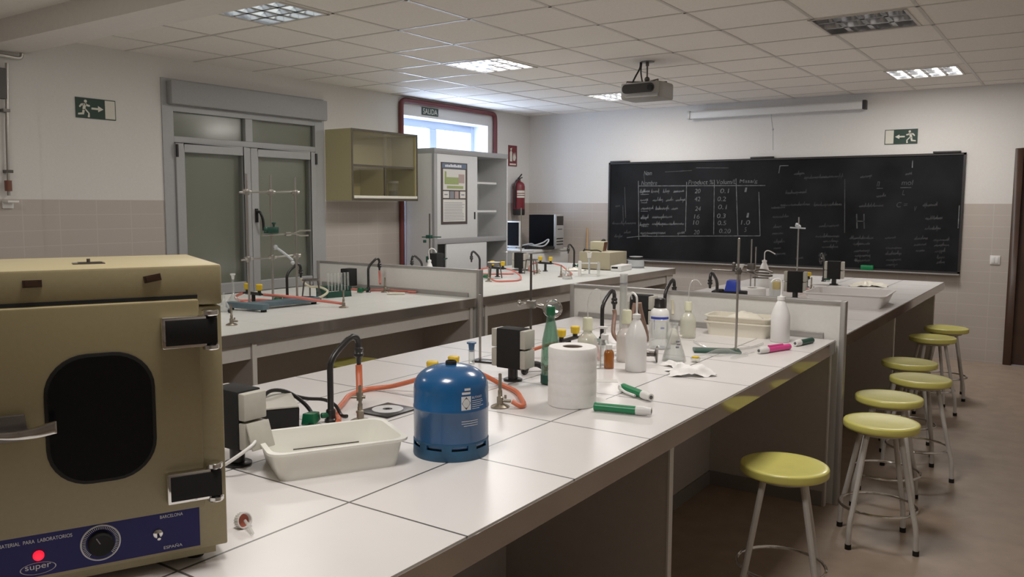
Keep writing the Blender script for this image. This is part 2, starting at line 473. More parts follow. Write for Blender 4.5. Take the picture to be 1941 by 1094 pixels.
for a, b, hy in ((3.992, 4.712, 4.0), (4.716, 5.468, 5.46)):
    lf = MB(); s0 = a+.072; s1 = b-.072
    lf.box(-.04, .03, a, s0, .01, 1.98).box(-.04, .03, s1, b, .01, 1.98).box(-.04, .03, s0, s1, 1.91, 1.98).box(-.04, .03, s0, s1, .74, .83).box(-.04, .03, s0, s1, .01, .13)
    l = obj('leaf', lf, 'doorgrey', d1, bevel=.005, smooth=0)
    obj('glass_pane', MB().box(-.006, 0, s0, s1, .83, 1.91), 'pane', l, smooth=0)
    obj('lower_panel', MB().box(-.02, .0, s0, s1, .13, .74), 'doorgrey', l, smooth=0)
    obj('hinge', MB().cyl((.035, hy, 1.87), (.035, hy, 1.97), .012, n=10), 'black', l)
    obj('hinge', MB().cyl((.035, hy, .86), (.035, hy, .97), .012, n=10), 'black', l)
hd = MB().box(.03, .045, 4.745, 4.77, 1.34, 1.46)
hd.tube(spl([(.045, 4.757, 1.43), (.075, 4.765, 1.425), (.085, 4.785, 1.36), (.075, 4.80, 1.27)]), .012)
obj('door_handle', hd, 'black', d1, bevel=.0)
obj('roller_blind', MB().box(-.058, -.05, 3.95, 5.53, .02, 2.27), 'blind', d1, smooth=0)
obj('threshold_back', MB().box(-.31, -.30, DY0-.02, DY1+.02, 0, DZ+.02), 'shutter', d1, smooth=0)

# bright exit opening behind the tall cabinet
w1 = bpy.data.objects.new('window_1', None); COL.objects.link(w1); w1.location = (XL, 0, 0); w1['kind'] = 'structure'
wf = MB()
X0, X1 = -.27, -.21
wf.box(X0, X1, WY0, WY0+.07, 0, WZ).box(X0, X1, WY1-.07, WY1, 0, WZ).box(X0, X1, WY0+.07, WY1-.07, 2.36, WZ).box(X0, X1, WY0+.07, WY1-.07, 0, .08)
wf.box(X0, X1, 7.41, 7.53, .08, 2.36)
obj('window_frame', wf, 'winframe', w1, bevel=.006)
for a, b in ((WY0+.07, 7.41), (7.53, WY1-.07)):
    obj('window_pane', MB().box(-.245, -.24, a, b, .08, 2.36), 'winpane', w1, smooth=0)
rv = MB().box(-.30, .0, WY0, WY0+.006, 0, WZ).box(-.30, .0, WY1-.006, WY1, 0, WZ).box(-.30, .0, WY0, WY1, WZ-.006, WZ)
obj('reveal', rv, 'reveal', w1, smooth=0)
tag(obj('pipe_frame', MB().tube([(XL+.03, 6.655, .0), (XL+.03, 6.655, 1.2)] + spl([(XL+.03, 6.655, 2.50), (XL+.03, 6.665, 2.57), (XL+.03, 6.72, 2.595)], 5) +
    spl([(XL+.03, 8.28, 2.595), (XL+.03, 8.34, 2.575), (XL+.03, 8.355, 2.50)], 5) + [(XL+.03, 8.355, 0)], .027, 12), 'pipe'), 'dark red pipe bent around the bright exit opening on the left wall', 'pipe')

# brown door at the right end of the back wall
d2 = bpy.data.objects.new('door_2', None); COL.objects.link(d2); d2.location = (DX0, YB, 0); d2['kind'] = 'structure'
obj('door_frame', MB().box(0, .07, -.02, .1, 0, DZT).box(DX1-DX0-.07, DX1-DX0, -.02, .1, 0, DZT).box(.07, DX1-DX0-.07, -.02, .1, DZT-.07, DZT), 'wood', d2, bevel=.005)
dl = obj('leaf', MB().box(.07, DX1-DX0-.07, .02, .06, .005, DZT-.07), 'wood', d2)
obj('door_handle', MB().tube(spl([(.66, .02, 1.0), (.66, -.03, 1.0), (.62, -.035, 1.0), (.56, -.035, 1.0)]), .009), 'chrome', dl)
struct('trim_4', MB().box(XL-1.5, XL-.31, WY0-2, WY1+2, -.1, 0), 'ground', smooth=0)

# ------------------------------------------------------------------ wall things
def running_man(mb, x, z, s, flip=1, y=0):
    """pictogram in the (x, z) plane of the sign, s = figure height"""
    def q(pts): mb.prism([(x+flip*p[0]*s, z+p[1]*s) for p in (pts if flip > 0 else pts[::-1])], y-.0008, y, axis='y')
    c = [(.10+.09*math.cos(2*PI*i/14), .88+.09*math.sin(2*PI*i/14)) for i in range(14)]
    q(c)
    q([(-.10, .38), (.06, .36), (.14, .72), (-.04, .76)])
    q([(.06, .70), (.12, .62), (.26, .58), (.36, .60), (.34, .68), (.22, .70), (.12, .78)])
    q([(-.02, .76), (-.18, .72), (-.30, .56), (-.24, .50), (-.12, .62), (.0, .64)])
    q([(-.02, .40), (.08, .36), (.24, .20), (.20, -.02), (.32, -.02), (.32, .22), (.10, .46)])
    q([(-.10, .42), (-.12, .22), (-.36, .18), (-.36, .08), (-.02, .12), (.04, .38)])

def exit_sign(label, loc, rz, flip):
    t = thing('exit_sign', label, 'sign', loc, rz, 'green exit signs')
    w, h = .30, .145
    obj('board', MB().box(-w/2, w/2, -.006, 0, -h/2, h/2), 'signgreen', t, smooth=0)
    p = MB(); yy = -.0062
    running_man(p, flip*-.09, -.062, .125, flip, yy)
    a = [(-.045, -.007), (.005, -.007), (.005, -.022), (.045, 0), (.005, .022), (.005, .007), (-.045, .007)]
    a = [(flip*(x+.01), z) for x, z in a]
    p.prism(a if flip > 0 else a[::-1], yy-.0008, yy, axis='y')
    x0, x1 = sorted((flip*.068, flip*.144)); p.box(x0, x1, yy-.0008, yy, -.066, .066)
    obj('pictogram', p, 'signcream', t, smooth=0)
exit_sign('green exit sign with man running right on the left wall', (XL+.001, 3.365, 2.186), PI/2, 1)
exit_sign('green exit sign with man running left above the blackboard', (-1.548, YB-.001, 2.19), 0, -1)
t = thing('salida_sign', 'small green sign reading SALIDA above the bright exit opening', 'sign', (XL+.001, 7.157, 2.514), PI/2)
obj('board', MB().box(-.14, .14, -.006, 0, -.042, .042), 'signgreen', t, smooth=0)
text_obj('lettering', 'SALIDA', 'signcream', t, .24, .058, (0, -.0065, -.029), (PI/2, 0, 0), 'C')

t = thing('extinguisher_sign', 'red fire extinguisher sign on the wall above the extinguisher', 'sign', (XL+.001, 8.772, 2.115), PI/2)
obj('board', MB().box(-.095, .095, -.006, 0, -.13, .13), 'signred', t, smooth=0)
p = MB(); y = -.0065
p.prism([(-.065, -.07), (-.015, -.07), (-.015, .04), (-.03, .06), (-.05, .06), (-.065, .04)], y-.0008, y, axis='y')
p.prism([(-.045, .06), (-.035, .06), (-.015, .10), (-.06, .09)], y-.0008, y, axis='y')
p.prism([(.01, -.06), (.05, -.06), (.07, -.02), (.05, .05), (.04, .0), (.02, .04), (.0, -.02)], y-.0008, y, axis='y')
p.box(-.07, .07, y-.0008, y, -.115, -.095)
obj('pictogram', p, 'signcream', t, smooth=0)

t = thing('fire_extinguisher', 'red fire extinguisher with black hose hung on the wall by the cabinet', 'fire extinguisher', (XL+.085, 8.80, 1.37), 0)
obj('cylinder', MB().lathe([(.0, .06), (.07, .06), (.075, .08), (.075, .36), (.066, .395), (.045, .415), (.022, .425), (.022, .44)], 28), 'red', t)
obj('base', MB().lathe([(.0, 0), (.07, 0), (.076, .01), (.076, .075), (.072, .08), (0, .08)], 28), 'black', t)
v = MB().lathe([(.02, .43), (.02, .47), (0, .47)], 14); v.tube([(0, -.01, .455), (.0, .07, .475)], .008); v.tube([(0, -.02, .46), (0, .06, .515)], .009)
obj('valve', v, 'black', t)
obj('discharge_hose', MB().tube(spl([(0, -.01, .445), (0, -.06, .43), (.0, -.092, .36), (0, -.09, .2), (0, -.085, .10)]), .011), 'black', t)
lb = MB(); n = 10
for i in range(n):
    a0, a1 = rad(-75+i*9), rad(-75+(i+1)*9); r = .0757
    for z0, z1 in ((.22, .245), (.255, .27), (.28, .31)):
        lb.add([(r*math.cos(a0), r*math.sin(a0), z0), (r*math.cos(a1), r*math.sin(a1), z0), (r*math.cos(a1), r*math.sin(a1), z1), (r*math.cos(a0), r*math.sin(a0), z1)], [(0, 1, 2, 3)])
obj('label_patch', lb, 'signcream', t)
obj('bracket', MB().box(-.085, -.07, -.02, .02, .33, .37), 'black', t)

# blackboard
bx0, bx1, bz0, bz1 = -4.795, -.965, .845, 2.015
t = thing('blackboard', 'wide black chalkboard with handwritten tables on the end wall', 'blackboard', (0, YB, 0))
obj('slate', MB().box(bx0+.02, bx1-.02, -.02, -.004, bz0+.02, bz1-.02), 'board', t, smooth=0)
fr = MB().box(bx0, bx1, -.03, 0, bz1-.02, bz1).box(bx0, bx1, -.03, 0, bz0, bz0+.02).box(bx0, bx0+.02, -.03, 0, bz0, bz1).box(bx1-.02, bx1, -.03, 0, bz0, bz1)
obj('frame', fr, 'boardframe', t, smooth=0)
obj('chalk_ledge', MB().box(bx0, bx1, -.075, -.03, bz0-.012, bz0+.003), 'alum', t, bevel=.003)
for a, b in ((-4.77, -4.52), (-3.05, -2.80), (-1.25, -1.01)):
    obj('top_bracket', MB().box(a, b, -.045, 0, bz1, bz1+.018), 'boardframe', t, bevel=.003)
yc = -.0205
ch, cf = MB(), MB()
def stroke(mb, pts, w=.007):
    for (x0, z0), (x1, z1) in zip(pts, pts[1:]):
        dx, dz = x1-x0, z1-z0; l = math.hypot(dx, dz) or 1; nx, nz = -dz/l*w/2, dx/l*w/2
        mb.add([(x0-nx, yc, z0-nz), (x1-nx, yc, z1-nz), (x1+nx, yc, z1+nz), (x0+nx, yc, z0+nz)], [(0, 1, 2, 3)])
def scribble(mb, x0, z, x1, h=.03, w=.006):
    """a cursive looking word"""
    n = max(4, int((x1-x0)/.013)); p = []
    for i in range(n*3+1):
        u = i/(n*3); k = i % 3
        up = h*(1.9 if random.random() < .13 else random.uniform(.7, 1.1))
        zz = z + (up if k == 1 else random.uniform(0, h*.35))
        if k == 2 and random.random() < .05: zz = z-h*.7
        p.append((x0+(x1-x0)*u+(.006 if k == 1 else 0), zz+(u-.5)*.01))
    stroke(mb, p, w)
def write(mb, s, x, z, h=.055):
    V, F = text_verts(s, .033*len(s) if len(s) > 1 else .022, h)
    mb.add([(x+a+b*.15, yc, z+b) for a, b in V], F)
for p in [((-4.40, 1.79), (-4.38, 1.09)), ((-4.40, 1.73), (-2.88, 1.72)), ((-3.79, 1.77), (-3.79, 1.20)), ((-3.46, 1.79), (-3.45, 1.17)), ((-3.21, 1.80), (-3.17, 1.17)),
          ((-2.95, 1.65), (-2.92, 1.17)), ((-4.54, 1.11), (-4.38, 1.13)), ((-4.38, 1.13), (-2.92, 1.17)), ((-2.74, 1.85), (-2.73, 1.93)), ((-2.73, 1.93), (-2.64, 1.93)), ((-1.43, 1.95), (-1.43, 1.88)), ((-1.0, 1.51), (-1.0, 1.29))]:
    stroke(ch, p, .008)
for p in [((-4.06, 1.89), (-3.73, 1.90)), ((-3.68, 1.93), (-3.3, 1.92)), ((-2.06, 1.78), (-2.04, 1.22)), ((-1.53, 1.685), (-1.43, 1.685)), ((-1.75, 1.68), (-1.69, 1.68)), ((-4.33, 1.86), (-4.31, 1.74)),
          ((-4.60, 1.5), (-4.59, 1.3)), ((-4.58, 1.72), (-4.56, 1.35))]:
    stroke(cf, p, .008)
for a, z, b in [(-4.38, 1.67, -4.25), (-4.23, 1.67, -4.13), (-4.08, 1.67, -4.0), (-3.95, 1.67, -3.82), (-4.37, 1.57, -4.27), (-4.21, 1.57, -4.08), (-4.04, 1.57, -3.95), (-3.92, 1.57, -3.80), (-4.36, 1.47, -4.2), (-4.17, 1.47, -4.0), (-3.97, 1.47, -3.89),
                (-4.36, 1.36, -4.26), (-4.21, 1.37, -3.96), (-4.37, 1.28, -4.25), (-4.21, 1.29, -3.81), (-4.36, 1.18, -4.04), (-3.89, 1.19, -3.80)]:
    scribble(ch, a, z-.02, b, .026)
for a, z, b in ((-4.37, 1.63, -4.26), (-4.36, 1.53, -4.28), (-4.36, 1.43, -4.27), (-4.35, 1.25, -4.26), (-4.34, 1.145, -4.26), (-4.36, 1.34, -4.29)): stroke(ch, [(a, z), (b, z)], .006)
for s, x, z in (('Nombre', -4.36, 1.745), ('Product %', -3.77, 1.745), ('Volum/L', -3.44, 1.745), ('Masa/g', -3.17, 1.745), ('Nom', -4.33, 1.86)): write(ch, s, x, z-.005, .05)
for s, x, z in [('20', -3.69, 1.64), ('0.1', -3.39, 1.64), ('1', -3.11, 1.65), ('42', -3.69, 1.55), ('0.2', -3.42, 1.55), ('24', -3.68, 1.44), ('0.1', -3.41, 1.46), ('16', -3.69, 1.35), ('0.3', -3.42, 1.36), ('1', -3.08, 1.37), ('10', -3.70, 1.28),
                ('0.5', -3.41, 1.28), ('1.0', -3.14, 1.29), ('20', -3.69, 1.17), ('0.20', -3.39, 1.19), ('5', -3.10, 1.21)]: write(ch, s, x, z, .05)
for s, x, z in (('L', -1.51, 1.61), ('C =', -1.56, 1.49), ('mol', -1.52, 1.71), ('V', -1.40, 1.45), ('n', -1.75, 1.70)): write(cf, s, x, z, .05)
stroke(cf, [(-1.93, 1.42), (-1.92, 1.27)], .012); stroke(cf, [(-1.86, 1.42), (-1.85, 1.27)], .012); stroke(cf, [(-1.93, 1.345), (-1.85, 1.345)], .01)
for a, z, b in [(-4.74, 1.29, -4.42), (-4.71, 1.13, -4.6), (-4.58, 1.18, -4.49), (-4.7, 1.5, -4.64), (-2.79, 1.39, -2.62), (-2.78, 1.28, -2.69), (-2.79, 1.21, -2.67), (-2.77, 1.12, -2.65), (-2.77, 1.05, -2.69), (-2.76, .99, -2.64), (-2.81, 1.49, -2.66),
                (-2.58, 1.85, -2.47), (-2.47, 1.81, -2.08), (-1.91, 1.81, -1.8), (-1.49, 1.83, -1.43), (-2.66, 1.65, -2.44), (-2.71, 1.52, -2.4), (-2.36, 1.52, -2.08), (-1.75, 1.61, -1.66), (-1.91, 1.51, -1.68), (-1.32, 1.52, -1.19),
                (-1.29, 1.39, -1.14), (-1.29, 1.29, -1.15), (-2.3, 1.3, -2.1), (-2.33, 1.19, -2.09), (-1.99, 1.18, -1.76), (-1.65, 1.19, -1.55), (-1.38, 1.19, -1.26), (-1.21, 1.18, -1.07), (-2.25, 1.14, -2.1), (-1.95, 1.12, -1.79), (-1.38, 1.13, -1.27),
                (-1.2, 1.13, -1.07), (-2.26, 1.08, -2.1), (-1.94, 1.05, -1.79), (-1.64, 1.09, -1.49), (-1.36, 1.07, -1.28), (-1.19, 1.07, -1.1), (-1.93, 1.0, -1.78), (-1.64, 1.03, -1.49), (-1.17, 1.01, -1.1), (-1.93, .95, -1.78), (-1.63, .97, -1.49),
                (-1.17, .96, -1.1), (-1.63, .92, -1.52), (-2.53, .95, -2.45), (-2.29, .99, -2.21)]:
    scribble(cf, a, z-.02, b, .024)
obj('chalk_writing', ch, 'chalk', t, smooth=0)['kind'] = 'stuff'; obj('faint_chalk_writing', cf, 'chalk_f', t, smooth=0)['kind'] = 'stuff'
tag(obj('board_eraser', MB().box(-.06, .06, -.022, .022, 0, .05), 'green_b', bevel=.006, loc=(-1.80, YB-.053, bz0+.003)), 'green board eraser standing on the chalk ledge', 'board eraser')
t = thing('light_switch', 'white double light switch on the tiled wall right of blackboard', 'switch', (-.677, YB, .994))
obj('plate', MB().box(-.042, .042, -.01, 0, -.042, .042), 'white', t, bevel=.003)
for s in (-1, 1): obj('rocker', MB().box(s*.015-.014, s*.015+.014, -.015, -.01, -.029, .029), 'white', t, bevel=.002)

t = thing('projection_screen', 'white rolled projection screen housing mounted high above the blackboard', 'projection screen', (-2.81, YB-.10, 2.515))
obj('casing', MB().prism([(-.035, -.04), (.035, -.04), (.035, .04), (-.02, .04), (-.035, .025)], -.915, .915, axis='x'), 'whitep', t, bevel=.004)
for s in (-1, 1): obj('end_cap', MB().box(s*.93-.017, s*.93+.017, -.042, .042, -.045, .046), 'silver' if s < 0 else 'boardframe', t, bevel=.004)
obj('pull_cord', MB().tube([(.0, -.02, -.045), (.0, -.02, -.075), (.01, .02, -.2), (.015, .03, -.42)], .0035, 6).ball((.01, .02, -.2), .011), 'silver', t)
obj('wall_bracket', MB().box(-.8, -.76, .035, .10, -.02, .03).box(.76, .8, .035, .10, -.02, .03), 'silver', t)

t = thing('projector', 'grey ceiling projector hanging from a thin pole mount', 'projector', (-2.93, 6.08, ZC))
pb = MB()
pb.prism([(-.165, 0), (.165, 0), (.18, .05), (.18, .22), (.165, .27), (-.165, .27), (-.18, .22), (-.18, .05)], -.30, -.175)
obj('body', pb, 'projector', t, bevel=.012)
fpts = []
for i in range(24):
    a = 2*PI*i/24; fpts.append((.135*(1 if math.cos(a) > 0 else -1)*0+.105*(1 if math.cos(a) > 0 else -1)+.033*math.cos(a)-.015, -.222+.036*math.sin(a)))
obj('front_grille', MB().prism(fpts, -.006, .004, axis='y'), 'black', t)
obj('front_lip', MB().prism([(-.02, -.285), (-.004, -.27), (.02, -.27), (.02, -.30)], -.12, .155, axis='x'), 'silver', t)
obj('lens', MB().cyl((.09, -.012, -.222), (.09, .0, -.222), .024), 'screen_blk', t)
mt = MB().box(-.08, .08, .06, .20, -.175, -.165)
for sx in (-.14, .13):
    for yy in (.05, .22): mt.tube([(0, .13, -.163), (sx, yy, -.158), (sx, yy, -.178)], .006, 8)
mt.ball((0, .13, -.14), .022)
obj('mount_plate', mt, 'dsteel', t)
obj('pole', MB().cyl((0, .13, -.14), (0, .13, -.005), .007).cyl((0, .13, -.035), (0, .13, -.004), .013), 'dsteel', t)
obj('ceiling_plate', MB().lathe([(.055, -.006), (.055, -.0031), (0, -.0031)], 24, at=(0, .13, 0)), 'dsteel', t)
obj('cable', MB().tube(spl([(-.05, .11, -.004), (-.055, .11, -.05), (-.085, .09, -.12), (-.10, .06, -.18)]), .007), 'black', t)
obj('cable', MB().tube(spl([(-.045, .12, -.004), (-.05, .12, -.08), (-.035, .12, -.165)]), .006), 'black', t)

# pipework and old fittings at the far left
t = thing('wall_pipe', 'thin steel pipe with bent end running along the far left wall', 'pipe', (XL+.035, 2.70, 1.5))
obj('riser', MB().tube([(.04, .0, .05), (.04, .01, .5), (.04, .03, .92)], .010), 'steel', t)
obj('branch', MB().tube(spl([(.04, -.15, .975), (.04, .02, .965), (.04, .10, .962), (.04, .125, .975), (.04, .128, 1.01)]), .013), 'steel', t)
for z in (.2, .6): obj('clip', MB().box(.0, .055, -.012, .03, z, z+.02), 'dsteel', t)
obj('valve', MB().cyl((.04, .0, .08), (.04, .0, .15), .022), 'rust', t)
tag(obj('wall_box', MB().box(0, .05, -.16, .04, -.10, .10), 'cork', bevel=.004, loc=(XL+.035, 2.68, 2.285)), 'small brown box on the wall beside the thin pipe at far left', 'box')
tag(obj('wall_bracket', MB().box(0, .09, -.03, .04, 0, .012).box(0, .012, -.03, .04, -.04, 0), 'white', loc=(XL+.035, 2.70, 1.505)), 'small white bracket at the foot of the wall pipe', 'bracket')

# ------------------------------------------------------------------ cabinets
t = thing('wall_cabinet', 'cream wall cabinet with glass doors and brown edges beside the grey door', 'cabinet', (XL, 5.607, 1.535))
D_, W_, H_ = .345, .938, .67
c = MB().box(0, D_, 0, .018, 0, H_).box(0, D_, W_-.018, W_, 0, H_).box(0, D_, .018, W_-.018, 0, .018).box(0, D_, .018, W_-.018, H_-.018, H_).box(0, .008, .018, W_-.018, .018, H_-.018)
obj('carcass', c, 'cabcream', t, smooth=0)
e = MB(); x0, x1 = D_, D_+.003
e.box(x0, x1, 0, W_, H_-.02, H_).box(x0, x1, 0, W_, 0, .02).box(x0, x1, 0, .02, .02, H_-.02).box(x0, x1, W_-.02, W_, .02, H_-.02)
obj('edge_trim', e, 'cabedge', t, smooth=0)
obj('shelf', MB().box(.01, D_-.03, .018, W_-.018, .322, .338), 'cabin', t, smooth=0)
obj('shelf_edge', MB().box(D_-.007, D_-.001, .02, W_-.045, .322, .340), 'cabedge', t, smooth=0)
obj('divider_edge', MB().box(D_-.007, D_-.001, W_*.49-.008, W_*.49+.008, .045, .322), 'cabedge', t, smooth=0)
obj('divider', MB().box(.01, D_-.03, W_*.49-.008, W_*.49+.008, .018, .322), 'cabin', t, smooth=0)
obj('bottom_rail', MB().box(D_-.005, D_+.012, .02, W_-.02, .022, .048), 'signcream', t, bevel=.002)
g = glassy('cabinet_glass', (.95, .94, .90), body=(.5, .46, .33), bw=.05, gl=.5)
obj('glass_door', MB().box(D_-.012, D_-.008, .02, W_*.52, .045, H_-.02), g, t, smooth=0)
obj('glass_door', MB().box(D_-.022, D_-.018, W_*.48, W_-.02, .045, H_-.02), g, t, smooth=0)
t = thing('glass_jar', 'small glass jar with dark contents inside the wall cabinet', 'jar', (XL+.20, 6.33, 1.5535))
obj('jar_body', MB().shell([(.0, 0), (.05, 0), (.052, .01), (.052, .15), (.056, .16), (.05, .16), (.048, .01), (0, .004)], 20), 'clear', t)
obj('contents', MB().lathe([(0, .006), (.045, .006), (.045, .085), (0, .085)], 18), 'liquid', t)
obj('lid', MB().lathe([(.056, .161), (.058, .165), (.058, .18), (0, .184)], 20), 'silver', t)

TY0, TY1, TXF, TZ = 6.72, 8.06, -5.55, 2.085
t = thing('tall_cabinet', 'tall white and grey laboratory cabinet with one sliding door open to shelves', 'cabinet', (XL+.002, TY0, 0))
D_, W_ = TXF-XL-.002, TY1-TY0
c = MB().box(0, D_-.02, 0, .02, 0, TZ-.01).box(0, D_-.02, W_-.02, W_, 0, TZ-.01)
obj('side_panel', MB().box(0, D_-.02, 0, .02, 0, TZ-.02), 'tallwhite', t, smooth=0)
obj('side_panel', MB().box(0, D_, W_-.02, W_, 0, TZ-.02), 'tallwhite', t, smooth=0)
obj('back_panel', MB().box(0, .012, .02, W_-.02, .05, TZ-.02), 'tallin', t, smooth=0)
obj('top_panel', MB().box(0, D_+.004, -.003, W_+.003, TZ-.055, TZ), 'tallgrey', t, bevel=.003)
obj('corner_post', MB().box(D_-.03, D_+.003, -.004, .045, .0, TZ-.055), 'tallgrey', t, bevel=.003)
obj('corner_post', MB().box(-.0, .03, -.004, .0, .0, TZ-.055), 'tallgrey', t, smooth=0)
obj('middle_rail', MB().box(.012, D_+.003, .045, W_-.02, 1.085, 1.14), 'tallgrey', t, bevel=.003)
obj('plinth', MB().box(.012, D_-.03, .045, W_-.02, .0, .07), 'tallgrey', t, smooth=0)
obj('bottom_panel', MB().box(.012, D_-.03, .045, W_-.02, .07, .09), 'tallin', t, smooth=0)
for z in (1.735, 1.415): obj('shelf', MB().box(.012, D_-.09, .66, W_-.10, z, z+.022), 'tallwhite', t, smooth=0)
dr = obj('sliding_door', MB().box(D_-.022, D_-.004, .05, .752, 1.141, TZ-.056), 'tallwhite', t, bevel=.002)
obj('finger_pull', MB().box(D_-.005, D_-.002, .69, .715, 1.34, 1.42), 'blackm', dr)
obj('lower_sliding_door', MB().box(D_-.022, D_-.004, .20, .93, .09, 1.084), 'tallwhite', t, bevel=.002)
for i, (y, h) in enumerate(((7.55, .055), (7.63, .075), (7.72, .06))):
    tag(obj('glass_tumbler', MB().shell([(0, 0), (.026, 0), (.029, h), (.026, h), (.024, .004), (0, .004)], 16), 'clear', loc=(-5.75, y, 1.437)),
        ['small glass tumbler on the cabinet shelf, nearest the sliding door', 'tallest of three glass tumblers on the cabinet shelf', 'small glass tumbler on the cabinet shelf, farthest from the door'][i], 'glass', 'tumblers on the cabinet shelf')
# poster on the sliding door
t = thing('poster', 'brown framed school poster with periodic table taped on the white cabinet door', 'poster', (TXF-.0035, 6.83, 1.29), PI/2)
def pp(name, x0, x1, z0, z1, m, d): return obj(name, MB().box(x0, x1, -.002-d, -.0005-d, z0, z1), m, t, smooth=0)
pp('backing', 0, .455, 0, .655, 'posterbrown', 0)
pp('header', .02, .435, .595, .645, 'posterblue', .001)
tx = MB(); x = .07
for i in range(9): w = random.uniform(.018, .032); tx.box(x, x+w, -.0045, -.0032, .607, .607+random.uniform(.018, .03)); x += w+.006
obj('header_lettering', tx, 'white_ink', t, smooth=0)
pp('table_sheet', .035, .42, .365, .585, 'sheet', .001)
g = MB()
for x0, x1, z0, z1 in ((.06, .09, .425, .56), (.09, .30, .425, .50), (.10, .38, .38, .41)): g.box(x0, x1, -.0045, -.0032, z0, z1)
obj('table_blocks', g, 'postergreen', t, smooth=0)
pp('table_block', .30, .40, .44, .535, 'posterrose', .002)
pp('card', .035, .135, .28, .352, 'sheet', .001); pp('card', .325, .42, .28, .352, 'sheet', .001)
pp('card', .15, .22, .275, .352, 'ink', .001); pp('card', .235, .30, .275, .352, 'posterrose', .001)
pp('text_sheet', .035, .42, .03, .265, 'sheet', .001)
l = MB()
for i in range(12): l.box(.05, .41-random.uniform(0, .05), -.0045, -.0032, .045+i*.0165, .050+i*.0165)
for a in (.055, .345): l.box(a, a+.055, -.0045, -.0032, .31, .322)
obj('text_lines', l, 'ink', t, smooth=0)

# side cupboard in the far corner with computer gear
t = thing('side_cupboard', 'low white cupboard in the far corner holding the computer', 'cupboard', (XL+.062, 8.075, 0))
D_, W_ = .55, 1.075
obj('carcass', MB().box(0, D_-.02, 0, W_, 0, .935), 'whitep', t, smooth=0)
obj('cupboard_top', MB().box(0, D_, 0, W_, .935, .965), 'whitep', t, bevel=.003)
obj('drawer_front', MB().box(D_-.019, D_, .01, W_-.01, .72, .915), 'whitep', t, bevel=.002)
obj('door', MB().box(D_-.019, D_, .01, W_/2-.003, .06, .71), 'whitep', t, bevel=.002)
obj('door', MB().box(D_-.019, D_, W_/2+.003, W_-.01, .06, .71), 'whitep', t, bevel=.002)
obj('handle', MB().tube([(D_, .75, .76), (D_+.025, .75, .76), (D_+.025, .87, .76), (D_, .87, .76)], .006), 'dsteel', t)
t = thing('computer_tower', 'black computer tower with silver front on the corner cupboard', 'computer', (-5.48, 8.80, .9652))
obj('case', MB().box(-.19, .17, -.095, .095, .012, .415), 'flat', t, bevel=.003)
obj('front_bezel', MB().box(.17, .20, -.097, .097, .0, .42), 'silver', t, bevel=.006)
obj('drive_cover', MB().box(.20, .204, -.075, .075, .29, .40), 'black', t)
obj('vent_slots', MB().box(.20, .204, -.075, .075, .05, .062).box(.20, .204, -.075, .075, .085, .097).box(.20, .204, -.075, .075, .12, .132).box(.20, .204, -.05, .05, .235, .245), 'black', t)
for x in (-.15, .15): obj('foot', MB().box(x-.02, x+.02, -.08, .08, 0, .012), 'black', t)
t = thing('monitor', 'black screen monitor with pale frame half hidden behind the tall cabinet', 'monitor', (-5.68, 8.32, .9652))
obj('screen_panel', MB().box(-.14, .115, -.006, .0, .045, .325), 'flat', t)
obj('frame', MB().box(-.15, .125, .0, .035, .03, .34), 'whitep', t, bevel=.004)
obj('stand', MB().box(-.05, .05, .03, .06, .0, .05).box(-.12, .12, -.02, .14, 0, .012), 'ltgrey', t)
t = thing('keyboard', 'dark keyboard lying in front of the computer tower', 'keyboard', (-5.45, 8.56, .9652), .42)
obj('keyboard_base', MB().prism([(-.07, 0), (.07, 0), (.07, .028), (-.07, .014)], -.20, .20, axis='x'), 'blackm', t, bevel=.003)
kk = MB()
for i in range(14):
    for j in range(4): kk.box(-.185+i*.0265, -.163+i*.0265, -.055+j*.028, -.031+j*.028, .016+j*.0045, .026+j*.0045)
obj('keys', kk, 'black', t, smooth=0)
tag(obj('white_cable', MB().tube(spl([(-.2, 0, .008), (-.1, .04, .03), (0, -.02, .02), (.08, .03, .05), (.14, .05, .09), (.17, .0, .06), (.12, -.03, .012), (-.02, -.04, .012), (-.12, .03, .010)], 8), .009, 8), 'ltgrey', loc=(-5.47, 8.56, .994)),
    'loose white cable heaped on the keyboard', 'cable')

